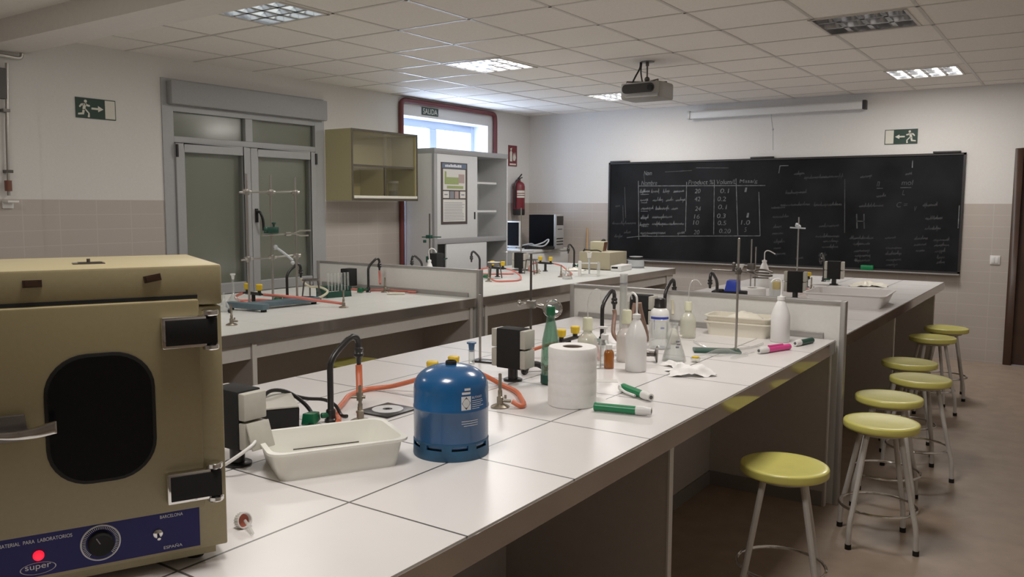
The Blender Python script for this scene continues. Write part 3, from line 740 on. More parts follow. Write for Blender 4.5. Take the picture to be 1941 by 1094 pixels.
# ------------------------------------------------------------------ benches
def bench(label, x0, x1, y0, y1, top, cross, spine_x, edge_bits=(), rail=False):
    t = thing('laboratory_bench', label, 'laboratory bench', (0, 0, 0), group=None)
    obj('worktop', MB().box(x0+.006, x1-.006, y0, y1, B-.035, B), top, t, smooth=0)
    for sgn, x in ((-1, x0), (1, x1)):
        obj('edge_strip', MB().box(min(x, x-sgn*.006), max(x, x-sgn*.006), y0, y1, B-.062, B-.003), 'edging', t, smooth=0)
        if rail:
            obj('apron_rail', MB().box(min(x-sgn*.03, x-sgn*.05), max(x-sgn*.03, x-sgn*.05), y0, y1, B-.15, B-.035), 'panel_l', t, smooth=0)
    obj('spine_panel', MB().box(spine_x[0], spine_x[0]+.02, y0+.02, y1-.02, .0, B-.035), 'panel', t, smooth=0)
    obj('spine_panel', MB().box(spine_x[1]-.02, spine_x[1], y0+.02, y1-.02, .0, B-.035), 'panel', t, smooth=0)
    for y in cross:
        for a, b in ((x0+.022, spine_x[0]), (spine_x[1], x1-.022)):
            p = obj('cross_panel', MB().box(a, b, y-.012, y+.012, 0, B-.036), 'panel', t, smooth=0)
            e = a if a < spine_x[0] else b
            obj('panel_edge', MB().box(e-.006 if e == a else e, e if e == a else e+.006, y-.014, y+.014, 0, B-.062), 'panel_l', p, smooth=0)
    pl = MB().box(spine_x[1], spine_x[1]+.008, y0+.02, y1-.02, 0, .075).box(spine_x[0]-.008, spine_x[0], y0+.02, y1-.02, 0, .075)
    for y in cross:
        pl.box(spine_x[1]+.008, x1-.03, y-.02, y-.012, 0, .075); pl.box(x0+.03, spine_x[0]-.008, y-.02, y-.012, 0, .075)
    obj('plinth', pl, 'plinth', t, smooth=0)
    return t
def partition(label, x0, x1, y, top):
    t = thing('bench_partition', label, 'partition', (0, 0, 0))
    obj('panel', MB().box(x0+.025, x1-.025, y-.014, y+.014, .0, top-.02), 'panel_w', t, smooth=0)
    obj('end_post', MB().box(x0, x0+.025, y-.025, y+.025, 0, top), 'alum', t, bevel=.003)
    obj('end_post', MB().box(x1-.025, x1, y-.025, y+.025, 0, top), 'alum', t, bevel=.003)
    obj('top_rail', MB().box(x0+.025, x1-.025, y-.02, y+.02, top-.02, top), 'alum', t, bevel=.003)
    obj('foot_strip', MB().box(x0+.06, x1-.10, y-.03, y-.014, B+.0005, B+.03), 'alum', t, bevel=.002)
FX0, FX1 = -2.462, -.972
bench('front laboratory bench with white tiled top, nearest the camera', FX0, FX1, .0, 4.285, 'worktop', (.55, 2.32, 4.255), (-1.83, -1.59))
bench('rear half of the right bench row, running toward the blackboard', FX0, FX1, 4.345, 8.16, 'worktop', (5.95, 7.72), (-1.83, -1.59))
partition('white partition across the right bench row behind the glassware', -2.50, -.938, 4.315, 1.032)
KX0, KX1 = -5.14, -3.52
bench('left bench near the grey door with retort rack on it', KX0, KX1, .5, 4.725, 'worktop2', (2.80, 4.69), (-4.65, -3.98), rail=True)
bench('rear half of the left bench row, toward the tall cabinet', KX0, KX1, 4.785, 8.25, 'worktop2', (4.87, 6.35, 8.08), (-4.65, -3.98), rail=True)
partition('white partition across the left bench row behind the test tubes', -5.16, -3.50, 4.755, 1.04)

# ------------------------------------------------------------------ stools
def make_stool(label):
    t = thing('stool', label, 'stool', (0, 0, 0), group='yellow laboratory stools')
    H, R = .55, .158
    obj('seat', MB().lathe([(0, H-.034), (R-.006, H-.034), (R-.001, H-.030), (R, H-.024), (R, H-.007), (R-.002, H-.0025), (R-.007, H), (R-.022, H), (.09, H-.004), (0, H-.006)], 48), 'seat', t, smooth=50)
    obj('under_ring', MB().ring((0, 0, H-.045), .105, .009), 'legw', t)
    for i in range(4):
        a = PI/4+i*PI/2; c, s = math.cos(a), math.sin(a)
        pts = [(c*.095, s*.095, H-.04), (c*.165, s*.165, .20)] + spl([(c*.178, s*.178, .15), (c*.186, s*.186, .12), (c*.19, s*.19, .08)], 4) + [(c*.193, s*.193, .012)]
        l = obj('leg', MB().tube(pts, .0115, 10), 'legw', t)
        obj('rubber_foot', MB().cyl((c*.193, s*.193, 0), (c*.193, s*.193, .022), .0135), 'rubber', l)
    obj('foot_ring', MB().ring((0, 0, .165), .160, .0065), 'chrome', t)
    return t
stools = [(-.86, 3.06, .55, .25, 'nearest yellow round stool, alone under the front bench edge'),
          (-.69, 3.94, .55, .35, 'second yellow stool, beside the partition post, fully in view'),
          (-.757, 4.49, .55, .1, 'yellow stool directly behind the one beside the partition post'),
          (-.70, 5.08, .55, .5, 'fourth yellow stool from the camera, standing farthest into the aisle'),
          (-.835, 5.58, .55, .2, 'fifth yellow stool, half in shadow against the rear bench'),
          (-.865, 6.75, .55, .4, 'sixth yellow stool, next to last along the bench row'),
          (-.845, 7.33, .55, .15, 'farthest yellow stool at the end of the row'),
          (-3.66, 3.66, .53, .3, 'yellow stool in shade in the aisle between the two benches')]
st0 = None
for x, y, h, a, lb in stools:
    if st0 is None: st0 = o = make_stool(lb); o.location = (x, y, 0); o.rotation_euler = (0, 0, a)
    else: o = dup(st0, (x, y, 0), a, lb)
    o.scale = (1, 1, h/.55)

# ------------------------------------------------------------------ incubator oven
oc = Vector((-1.277, .939, B)); orz = rad(65)
OW, OH, OD, OZ = .475, .522, .33, .03       # width, height, depth, foot gap
t = thing('laboratory_oven', 'cream laboratory oven with round cornered black window on the front bench', 'oven', oc, orz)
def ob(u0, u1, h0, h1, y0, y1): return (-u1, -u0, y0, y1, OZ+h0, OZ+h1)
obj('casing', MB().box(*ob(0, OW, 0, .4465, 0, OD)), 'cream', t, bevel=.003)
obj('top_cover', MB().box(*ob(-.002, OW+.002, .4495, OH, -.003, OD+.002)), 'cream', t, bevel=.005)
obj('door_gap_shade', MB().box(*ob(.041, .445, .4625, .4685, -.0045, -.003)), 'slot', t)  # dark strip painting the shade of the gap above the door
def rrect(u0, u1, h0, h1, r, n=8, cv=0.):
    P = []
    for cx, cz, a0 in ((u1-r, h0+r, -PI/2), (u1-r, h1-r, 0), (u0+r, h1-r, PI/2), (u0+r, h0+r, PI)):
        for i in range(n+1):
            a = a0+PI/2*i/n; P.append((cx+r*math.cos(a), cz+r*math.sin(a)))
    return P
door = obj('door', MB().box(*ob(.0405, .447, .083, .4615, -.016, -.0005)), 'cream_d', t, bevel=.004)
wu0, wu1, wh0, wh1 = .118, .288, .157, .380
obj('window_gasket', MB().prism(rrect(-wu1, -wu0, OZ+wh0, OZ+wh1, .066), -.0185, -.015, axis='y'), 'rubber', door, bevel=.001)
obj('window_pane', MB().prism(rrect(-wu1+.006, -wu0-.006, OZ+wh0+.006, OZ+wh1-.006, .061), -.0200, -.0186, axis='y'), 'screen_blk', door)
for h0, h1 in ((.378, .434), (.1005, .156)):
    hg = obj('hinge', MB().box(*ob(.030, .1055, h0, h1, -.030, -.0165)), 'chrome', door, bevel=.003)
    obj('hinge_inset', MB().box(*ob(.0135, .100, h0+.006, h1-.005, -.0335, -.0302)), 'blackm', hg, bevel=.001)
    obj('hinge_knuckle', MB().cyl((-.0235, -.022, OZ+h0+.004), (-.0235, -.022, OZ+h1-.002), .0115, n=20), 'blackm', hg)
    for za, zb_ in ((h0-.006, h0+.004), (h1-.001, h1+.010)):
        obj('hinge_pin', MB().lathe([(0, za+OZ), (.013, za+OZ), (.0145, za+.002+OZ), (.0145, zb_-.002+OZ), (.011, zb_+OZ), (0, zb_+OZ)], 24, at=(-.0235, -.022, 0)), 'chrome', hg)
hp = obj('handle_plate', MB().prism([(-.40, OZ+.247), (-.318, OZ+.247), (-.312, OZ+.256), (-.316, OZ+.290), (-.40, OZ+.290)], -.026, -.0165, axis='y'), 'dsteel', door, bevel=.002)
hl = MB()
P = spl([(-.365, -.045, OZ+.266), (-.33, -.048, OZ+.263), (-.30, -.055, OZ+.266), (-.272, -.060, OZ+.273)], 5)
V = []; F = []
for i, p in enumerate(P):
    w = .0045+.006*i/(len(P)-1); d = .006
    V += [(p.x, p.y-d, p.z-w), (p.x, p.y+d, p.z-w), (p.x, p.y+d, p.z+w), (p.x, p.y-d, p.z+w)]
for i in range(len(P)-1):
    for kx in range(4): F.append((i*4+kx, i*4+(kx+1) % 4, (i+1)*4+(kx+1) % 4, (i+1)*4+kx))
F += [(3, 2, 1, 0), tuple((len(P)-1)*4+q for q in range(4))]
hl.add(V, F); hl.cyl((-.365, -.05, OZ+.266), (-.365, -.0262, OZ+.266), .011)
obj('handle', hl, 'chrome', door, bevel=.0015)
pan = obj('control_panel', MB().box(*ob(.049, .45, .0075, .0805, -.0025, -.0003)), 'blue', t)
yp = -.0026
dl = MB().ring((0, 0, 0), 0.0305, .0015, 64, 6, Matrix.Translation((-.2125, yp, OZ+.0462)) @ Matrix.Rotation(PI/2, 4, 'X'))
for i in range(45):
    a = rad(-48+i*276/44); r0, r1 = .0235, .0285
    c, s = math.cos(a), math.sin(a); w = .0005
    dl.add([(-.2125+c*r0-s*w, yp-.0003, OZ+.0462+s*r0+c*w), (-.2125+c*r1-s*w, yp-.0003, OZ+.0462+s*r1+c*w), (-.2125+c*r1+s*w, yp-.0003, OZ+.0462+s*r1-c*w), (-.2125+c*r0+s*w, yp-.0003, OZ+.0462+s*r0-c*w)], [(0, 1, 2, 3)])
obj('dial_scale', dl, 'white_ink', pan)
kb = MB().lathe([(.0205, 0), (.0205, .012), (.018, .016), (0, .016)], 32, mx=Matrix.Translation((-.2125, yp, OZ+.0462)) @ Matrix.Rotation(PI/2, 4, 'X'))
kn = obj('temperature_knob', kb, 'blackm', pan)
obj('pointer_mark', MB().box(-.0008, .0008, -.0004, 0, .004, .016, Matrix.Translation((-.2125, yp-.0161, OZ+.0462)) @ Matrix.Rotation(rad(-28), 4, 'Y')), 'ink', kn)
sw = MB().lathe([(.008, 0), (.008, .0015), (.0055, .003), (0, .003)], 20, mx=Matrix.Translation((-.1204, yp, OZ+.0437)) @ Matrix.Rotation(PI/2, 4, 'X'))
sw.cyl((-.1204, yp-.003, OZ+.0437), (-.1204, yp-.014, OZ+.0385), .0022, .003)
obj('toggle_switch', sw, 'chrome', pan)
obj('pilot_lamp', MB().lathe([(.0085, 0), (.0085, .003), (.006, .006), (0, .007)], 20, mx=Matrix.Translation((-.3066, yp, OZ+.0437)) @ Matrix.Rotation(PI/2, 4, 'X')), 'redlamp', pan)
R90 = (PI/2, 0, 0)
text_obj('lettering', 'BARCELONA', 'white_ink', pan, .0385, .0058, (-.0775, yp-.0002, OZ+.0700), R90, 'R')
text_obj('lettering', 'ESPAÑA', 'white_ink', pan, .0315, .0068, (-.0800, yp-.0002, OZ+.0130), R90, 'R')
text_obj('lettering', 'MATERIAL  PARA  LABORATORIOS', 'white_ink', pan, .1085, .0062, (-.2555, yp-.0002, OZ+.0660), R90, 'R')
lg = MB().ring((0, 0, 0), .026, .0008, 40, 6, Matrix.Translation((-.308, yp, OZ+.0215)) @ Matrix.Rotation(PI/2, 4, 'X') @ Matrix.Diagonal((1, .38, 1, 1)))
obj('logo_oval', lg, 'white_ink', pan)
text_obj('logo_lettering', 'super', 'white_ink', pan, .038, .010, (-.327, yp-.0002, OZ+.0175), R90, 'L')
for u, h, a, mm in ((.296, .4995, 0, 'dsteel'), (.1144, .5012, -.18, 'dsteel')):
    tb_ = MB().box(-.014, .014, -.004, 0, -.006, .006).box(-.010, .008, -.006, -.004, -.004, .004)
    obj('tape_scrap', tb_, 'wood', t, loc=(-u, -.0032, OZ+h), rot=(0, a, 0))
vt = MB().box(-.026, .026, -.017, .017, 0, .0015).box(-.017, .022, -.010, .012, .0015, .003).cyl((0, 0, .003), (0, 0, .009), .003)
obj('top_vent', vt, 'dsteel', t, loc=(-.205, .115, OZ+OH))
for u in (.05, OW-.05):
    for y in (.05, OD-.05): obj('foot', MB().lathe([(.016, 0), (.016, OZ), (0, OZ)], 16), 'rubber', t, loc=(-u, y, 0))
obj('base_rail', MB().box(-OW+.02, -.02, .008, OD-.02, OZ-.014, OZ), 'cream', t)

# ------------------------------------------------------------------ gas bottle
t = thing('gas_bottle', 'blue camping gas bottle standing on the front bench', 'gas bottle', (-1.361, 1.714, B))
pr = [(0, .022), (.080, .022), (.096, .034), (.0995, .05), (.0995, .125), (.1010, .127), (.1010, .132), (.0995, .134), (.0995, .178)]
for i in range(1, 10):
    a = PI/2*i/9; pr.append((.0995*math.cos(a)**.75 if i < 9 else .012, .178+.060*math.sin(a)))
pr += [(.0, .238)]
obj('body', MB().lathe(pr, 64), 'bottleblue', t, smooth=40)
R = .1005
ft = MB().shell([(R-.004, .0), (R, .0), (R+.001, .004), (R, .028), (R-.004, .028), (R-.004, 0)], 64)
for k_ in range(9):   # bridges between the air slots
    a0 = 2*PI*k_/9+.25
    V = []
    for i in range(5):
        a = a0+.26*i/4
        for r_ in (R-.004, R):
            for z in (.028, .043): V.append((r_*math.cos(a), r_*math.sin(a), z))
    F = []
    for i in range(4):
        q = i*4; F += [(q, q+4, q+5, q+1), (q+2, q+3, q+7, q+6), (q, q+2, q+6, q+4), (q+1, q+5, q+7, q+3)]
    F += [(0, 1, 3, 2), (16, 18, 19, 17)]; ft.add(V, F)
ft.shell([(R-.004, .041), (R, .041), (R-.001, .046), (R-.004, .046), (R-.004, .041)], 64)
obj('foot_ring', ft, 'bottlefoot', t, smooth=40)
obj('foot_shadow_liner', MB().lathe([(R-.008, .005), (R-.008, .044)], 48), 'slot', t)
obj('valve', MB().lathe([(.015, .234), (.015, .245), (.013, .248), (.010, .248), (.009, .243), (0, .243)], 24), 'blackm', t)
def wrap(mb, a0, a1, z0, z1, n=8, r=.09985):
    V = []; F = []
    for i in range(n+1):
        a = a0+(a1-a0)*i/n; V += [(r*math.cos(a), r*math.sin(a), z0), (r*math.cos(a), r*math.sin(a), z1)]
    for i in range(n): F.append((i*2, i*2+2, i*2+3, i*2+1))
    mb.add(V, F)
def wrap_text(mb, s, ac, zc, w, h, r=.1001):
    V, F = text_verts(s, w, h); mb.add([(r*math.cos(ac+(x-w/2)/r), r*math.sin(ac+(x-w/2)/r), zc+z-h/2) for x, z in V], F)
va = math.atan2(-1.714, 1.361)      # towards the viewer side of the aisle
la = va+rad(23)
lb = MB(); wrap(lb, la-.135, la+.135, .135, .171)
wrap(lb, la-.05, la+.12, .186, .192); wrap(lb, la-.12, la+.12, .176, .182)
obj('warning_label', lb, 'white_ink', t)
dm = MB(); r_ = .1001
dm.add([(r_*math.cos(la+x/r_), r_*math.sin(la+x/r_), .153+z) for x, z in ((-.0125, 0), (0, -.017), (.0125, 0), (0, .017))], [(0, 1, 2, 3)])
obj('hazard_diamond', dm, 'posterbrown', t)
tx = MB(); wrap_text(tx, 'GAS', la, .153, .013, .006, .1003)
wrap_text(tx, 'BUTANO', la+.34, .166, .034, .006)
for i in range(6): wrap(tx, la+.17, la+.17+random.uniform(.25, .42), .157-i*.0052, .1585-i*.0052, 6)
for i in range(3): wrap(tx, la-.13+.06*(i == 2), la+.36, .105-i*.006, .1065-i*.006, 6)
obj('printed_text', tx, 'white_ink', t)

# ------------------------------------------------------------------ bench services: taps, sockets, gas valves
def make_tap(label):
    t = thing('gooseneck_tap', label, 'tap', (0, 0, 0), group='black gooseneck taps')
    obj('base_collar', MB().lathe([(.019, 0), (.019, .008), (.0145, .012), (.0145, .035), (.0115, .04)], 20), 'black', t)
    obj('pipe', MB().tube([(0, 0, .03), (0, 0, .165)] + spl([(0, .002, .178), (0, .014, .198), (0, .034, .216)], 4) + [(0, .075, .243)] + spl([(0, .094, .250), (0, .112, .245), (0, .121, .228)], 4) + [(0, .122, .205)], .0095, 14), 'black', t)
    obj('nozzle', MB().lathe([(.007, .158), (.008, .175), (.011, .182), (.0155, .186), (.0155, .194), (.012, .198), (.0145, .202), (.0145, .210), (.010, .214)], 18, at=(0, .122, 0)), 'black', t)
    lv = MB().tube([(0, -.005, .022), (-.010, -.03, .024)], .009)
    lv.add([tuple(Matrix.Translation((-.022, -.058, .022)) @ Matrix.Rotation(.38, 4, 'Z') @ Vector(p)) for p in
            [(-.022, -.026, -.018), (.022, -.026, -.018), (.017, .03, -.012), (-.017, .03, -.012), (-.018, -.022, .017), (.018, -.022, .017), (.014, .028, .013), (-.014, .028, .013)]],
           [(3, 2, 1, 0), (4, 5, 6, 7), (0, 1, 5, 4), (1, 2, 6, 5), (2, 3, 7, 6), (3, 0, 4, 7)])
    obj('lever_handle', lv, 'green', t, bevel=.005)
    return t
tap0 = None
for x, y, rz, lb in [(-1.85, 1.742, 0, 'black gooseneck tap with red hose, behind the white tray'),
                     (-1.85, 3.48, 0, 'black gooseneck tap with brown hose beside the measuring cylinder'),
                     (-1.85, 4.20, 0, 'black gooseneck tap in front of the partition, behind the black capped bottle'),
                     (-1.85, 4.985, PI, 'black gooseneck tap just beyond the right partition, spout pointing left'),
                     (-1.85, 7.58, PI, 'black tap far along the right bench beside the tall socket post'),
                     (-4.40, 3.765, 0, 'black tap standing behind the retort rack on the left bench'),
                     (-4.40, 4.545, 0, 'black tap with red hose against the left partition'),
                     (-4.40, 5.165, PI, 'black tap just beyond the left partition, spout pointing left'),
                     (-4.40, 5.955, PI, 'black tap right of the left partition end, before the tall cabinet'),
                     (-4.40, 7.63, PI, 'farthest black tap, left of the beige balance box')]:
    if tap0 is None: tap0 = make_tap(lb); tap0.location = (x, y, B); tap0.rotation_euler = (0, 0, rz)
    else: dup(tap0, (x, y, B), rz, lb)

def make_socket(label, name='socket_post'):
    t = thing(name, label, 'power socket', (0, 0, 0), group='black bench socket posts')
    obj('base_disc', MB().lathe([(.036, 0), (.036, .006), (.030, .009), (0, .009)], 24), 'black', t)
    obj('post', MB().cyl((0, 0, .008), (0, 0, .052), .019), 'black', t)
    obj('housing', MB().box(-.052, .052, -.036, .036, .05, .20), 'blackm', t, bevel=.004)
    for s in (-1, 1):
        for z in (.054, .128):
            c = obj('socket_cover', MB().box(min(s*.0525, s*.076), max(s*.0525, s*.076), -.034, .034, z, z+.068), 'grey', t, bevel=.003)
    return t
so0 = None
for x, y, rz, lb in [(-1.735, 1.312, 0, 'socket post half hidden by the oven, one flap open with plug'),
                     (-1.739, 2.565, 0, 'black socket post with grey covers left of the green bottle'),
                     (-1.86, 3.93, .0, 'black socket post behind the black capped chemical bottle'),
                     (-1.66, 6.02, .15, 'black socket post with grey cover just beyond the right partition'),
                     (-1.70, 7.31, .1, 'tall black socket post far along the right bench'),
                     (-4.46, 6.70, 0, 'black socket post beneath the tall rod stand on the left bench')]:
    if so0 is None: so0 = make_socket(lb); so0.location = (x, y, B); so0.rotation_euler = (0, 0, rz)
    else: dup(so0, (x, y, B), rz, lb)
# open flap and plug on the first one
obj('open_flap', MB().box(0, .006, -.034, .034, -.068, 0), 'grey', so0, bevel=.002, loc=(.0775, 0, .122), rot=(0, rad(-20), 0))
obj('plug', MB().cyl((.0765, -.012, .085), (.085, -.012, .085), .012), 'white', so0)
obj('plug_cable', MB().tube(spl([(.085, -.012, .085), (.10, -.03, .075), (.085, -.07, .05), (.05, -.09, .025), (.0, -.10, .006)]), .0045), 'white', so0)
t = thing('socket_post', 'plain black pillar behind the test tube rack on the left bench', 'power socket', (-4.66, 4.60, B), group='black bench socket posts')
obj('post', MB().lathe([(.03, 0), (.03, .01), (.02, .012), (.02, .03)], 20), 'black', t)
obj('housing', MB().box(-.04, .04, -.05, .05, .03, .165), 'blackm', t, bevel=.004)
t = thing('socket_post', 'black pillar beside the white wash bottle near the tall cabinet', 'power socket', (-4.66, 5.66, B), group='black bench socket posts')
obj('post', MB().lathe([(.03, 0), (.03, .01), (.02, .012), (.02, .03)], 20), 'black', t)
obj('housing', MB().box(-.05, .05, -.05, .05, .03, .235), 'blackm', t, bevel=.004)

def make_valve(label):
    """twin gas valve, arms along local x"""
    t = thing('gas_valve', label, 'gas valve', (0, 0, 0), group='twin gas valves with yellow knobs')
    obj('post', MB().lathe([(.026, 0), (.026, .006), (.013, .009), (.013, .075)], 18), 'black', t)
    b = MB().cyl((-.072, 0, .082), (.072, 0, .082), .011)
    for s in (-1, 1): b.cyl((s*.06, 0, .085), (s*.06, 0, .105), .011).cyl((s*.072, 0, .082), (s*.098, 0, .080), .008, .006)
    obj('valve_body', b, 'black', t)
    for s in (-1, 1):
        k_ = MB()
        n = 8
        k_.lathe([(.017, .105), (.020, .110), (.022, .140), (.019, .146), (0, .146)], n, at=(s*.06, 0, 0))
        obj('knob', k_, 'yellow', t, bevel=.0015, smooth=25)
    return t
va0 = None
for x, y, rz, lb in [(-1.85, 2.285, PI/2, 'twin yellow gas valve right behind the blue gas bottle'),
                     (-1.85, 3.165, PI/2, 'twin yellow gas valve between green bottle and squeeze bottle'),
                     (-1.83, 6.95, PI/2, 'twin yellow gas valve far along the right bench'),
                     (-4.40, 3.485, 0, 'twin yellow gas valve at the retort rack on left bench'),
                     (-4.40, 6.23, 0, 'twin yellow gas valve under the tripod near tall cabinet'),
                     (-4.40, 7.06, 0, 'twin yellow gas valve left of the glass frame and balance')]:
    if va0 is None: va0 = make_valve(lb); va0.location = (x, y, B); va0.rotation_euler = (0, 0, rz); va0.scale.z = .78
    else: o = dup(va0, (x, y, B), rz, lb); o.scale.z = .82 if x > -2 else 1

def make_burner(label):
    t = thing('bunsen_burner', label, 'burner', (0, 0, 0), group='bunsen burners')
    obj('base', MB().lathe([(0, 0), (.031, 0), (.031, .004), (.024, .008), (.011, .013), (.011, .034), (.007, .037)], 28), 'brass', t)
    obj('barrel', MB().lathe([(.0055, .035), (.0075, .04), (.0075, .055), (.0055, .058), (.0055, .112), (.004, .112), (.004, .06)], 16), 'brass', t)
    obj('gas_inlet', MB().cyl((.008, 0, .022), (.036, 0, .022), .005).cyl((.018, 0, .03), (.018, 0, .042), .004), 'brass', t)
    return t
bu0 = None
for x, y, rz, lb in [(-1.537, 2.193, .35, 'bunsen burner standing right of the blue gas bottle'),
                     (-1.778, 1.795, 2.6, 'bunsen burner half hidden behind the white tray'),
                     (-3.87, 3.77, 2.6, 'bunsen burner at the near edge of the left bench'),
                     (-3.80, 2.86, .4, 'bunsen burner at the oven edge on the left bench'),
                     (-4.30, 4.62, .5, 'bunsen burner below the red hose at the left partition'),
                     (-4.19, 5.80, .3, 'bunsen burner at the end of the looped hose, left bench'),
                     (-4.33, 6.80, .3, 'bunsen burner under the funnel near the middle gas valve'),
                     (-3.93, 6.58, .3, 'bunsen burner beside the small glass flask, left bench'),
                     (-1.70, 6.60, .3, 'bunsen burner far on the right bench beside a red hose')]:
    if bu0 is None: bu0 = make_burner(lb); bu0.location = (x, y, B); bu0.rotation_euler = (0, 0, rz)
    else: dup(bu0, (x, y, B), rz, lb)

def hose(pts, m, label, r=.0075, k_=7, name='rubber_hose'):
    return tag(obj(name, MB().tube(spl([(x, y, z) for x, y, z in pts], k_), r, 10), m), label, 'hose', 'rubber hoses')
z = B+.009
hose([(-1.85, 2.19, .905), (-1.90, 2.17, .885), (-1.985, 2.16, .858), (-2.05, 2.10, z), (-2.03, 2.0, z), (-1.97, 1.91, z), (-1.90, 1.81, z), (-1.83, 1.755, z), (-1.79, 1.715, .856)], 'orange', 'orange gas hose curving left from behind the blue bottle', .0085)
hose([(-1.85, 2.385, .905), (-1.80, 2.45, .875), (-1.70, 2.44, z), (-1.60, 2.38, z), (-1.525, 2.30, z), (-1.475, 2.24, z), (-1.472, 2.215, z), (-1.498, 2.207, .862)], 'orange', 'orange gas hose looping to the burner right of the blue bottle', .0085)
hose([(-1.85, 1.864, .997), (-1.848, 1.862, .975), (-1.835, 1.85, .945), (-1.82, 1.835, .915)], 'orange', 'short red hose hanging from the nearest tap spout', .0105)
tag(obj('hose_clamp', MB().cyl((-1.82, 1.835, .915), (-1.812, 1.827, .895), .0115, .009).cyl((-1.835, 1.815, .905), (-1.80, 1.84, .905), .005), 'brass'), 'metal nozzle clipped on the hanging red hose end', 'nozzle')
hose([(-1.85, 3.065, .905), (-1.88, 3.03, .895), (-1.94, 2.99, .87), (-1.96, 2.95, z), (-1.92, 2.85, z), (-1.86, 2.78, z)], 'orange', 'orange hose end between the socket post and green bottle')
hose([(-1.85, 3.265, .905), (-1.80, 3.30, .90), (-1.74, 3.24, z), (-1.69, 3.15, z), (-1.66, 3.10, z)], 'pinkhose', 'pink hose behind the amber bottle')
hose([(-1.93, 2.98, .90), (-1.90, 2.90, .925), (-1.87, 2.86, .905), (-1.90, 2.90, .885), (-1.95, 2.98, .89)], 'brownhose', 'small brown rubber loop beside the green bottle', .007)
hose([(-1.85, 3.602, .995), (-1.845, 3.60, .97), (-1.835, 3.57, .93), (-1.82, 3.54, .89), (-1.80, 3.54, .862), (-1.78, 3.54, z)], 'brownhose', 'brown hose hanging from the tap at the measuring cylinder', .0105)
hose([(-1.70, 3.516, 1.045), (-1.70, 3.505, 1.02), (-1.70, 3.492, .98), (-1.71, 3.48, .92), (-1.72, 3.47, z)], 'brownhose', 'left brown hose of the pair behind the tall white squeeze bottle', .0085)
hose([(-1.70, 3.572, 1.042), (-1.70, 3.582, 1.01), (-1.70, 3.61, .96), (-1.70, 3.645, .90), (-1.70, 3.665, z)], 'brownhose', 'right brown hose of the pair behind the tall white squeeze bottle', .0095)
hose([(-1.835, 4.262, .985), (-1.83, 4.262, .93), (-1.825, 4.25, .905)], 'creamhose', 'short cream hose below the tap at the right partition', .008)
hose([(-4.40, 3.887, .995), (-4.39, 3.90, .965), (-4.36, 3.93, .935), (-4.30, 3.97, .93), (-4.26, 4.0, .90), (-4.27, 3.95, .868), (-4.32, 3.90, z)], 'creamhose', 'cream hose from tap draped over the tripod, left bench', .008)
hose([(-4.50, 3.485, .92), (-4.60, 3.50, .885), (-4.66, 3.58, z), (-4.60, 3.68, z), (-4.45, 3.70, z), (-4.36, 3.70, z)], 'pinkhose', 'pink hose curving left from the retort rack valve', .009)
hose([(-4.30, 3.485, .92), (-4.22, 3.53, .915), (-4.12, 3.60, .905), (-4.02, 3.68, .885), (-3.95, 3.755, .87), (-3.893, 3.785, .862)], 'pinkhose', 'pink hose running over the blue stand base to the burner', .009)
hose([(-4.40, 4.667, .995), (-4.395, 4.665, .95), (-4.38, 4.65, .905), (-4.37, 4.64, .90)], 'pinkhose', 'short red hose hanging from the tap at left partition', .009)
hose([(-4.60, 4.56, z), (-4.45, 4.60, z), (-4.33, 4.66, z+.004), (-4.20, 4.71, z), (-4.10, 4.715, z), (-4.07, 4.70, z), (-4.12, 4.68, z)], 'pinkhose', 'pink hose lying at the foot of the left partition')
hose([(-4.30, 6.23, .92), (-4.22, 6.24, .90), (-4.10, 6.16, .868), (-4.02, 6.02, z), (-4.03, 5.88, z), (-4.10, 5.80, z), (-4.158, 5.80, .862)], 'pinkhose', 'red hose looping right of the tripod near the tall cabinet')
hose([(-4.50, 6.23, .92), (-4.60, 6.20, .90), (-4.66, 6.22, .87), (-4.60, 6.35, z), (-4.50, 6.45, z), (-4.42, 6.52, z)], 'pinkhose', 'red hose behind the tripod near the tall cabinet')
hose([(-4.30, 7.06, .92), (-4.20, 7.04, .905), (-4.08, 6.95, .87), (-3.98, 6.86, z), (-3.93, 6.76, z), (-3.91, 6.68, z), (-3.90, 6.60, .862)], 'pinkhose', 'red hose leading to the burner beside the small flask')
hose([(-4.50, 7.06, .92), (-4.55, 7.02, .90), (-4.50, 6.93, z), (-4.40, 6.86, z), (-4.36, 6.82, .862)], 'pinkhose', 'short red hose by the socket post beneath the rod stand')
hose([(-1.83, 6.85, .905), (-1.85, 6.74, .91), (-1.80, 6.62, .90), (-1.72, 6.54, .875), (-1.69, 6.50, z), (-1.75, 6.48, z), (-1.85, 6.47, z)], 'pinkhose', 'red hose loop behind the partition at the right bench')

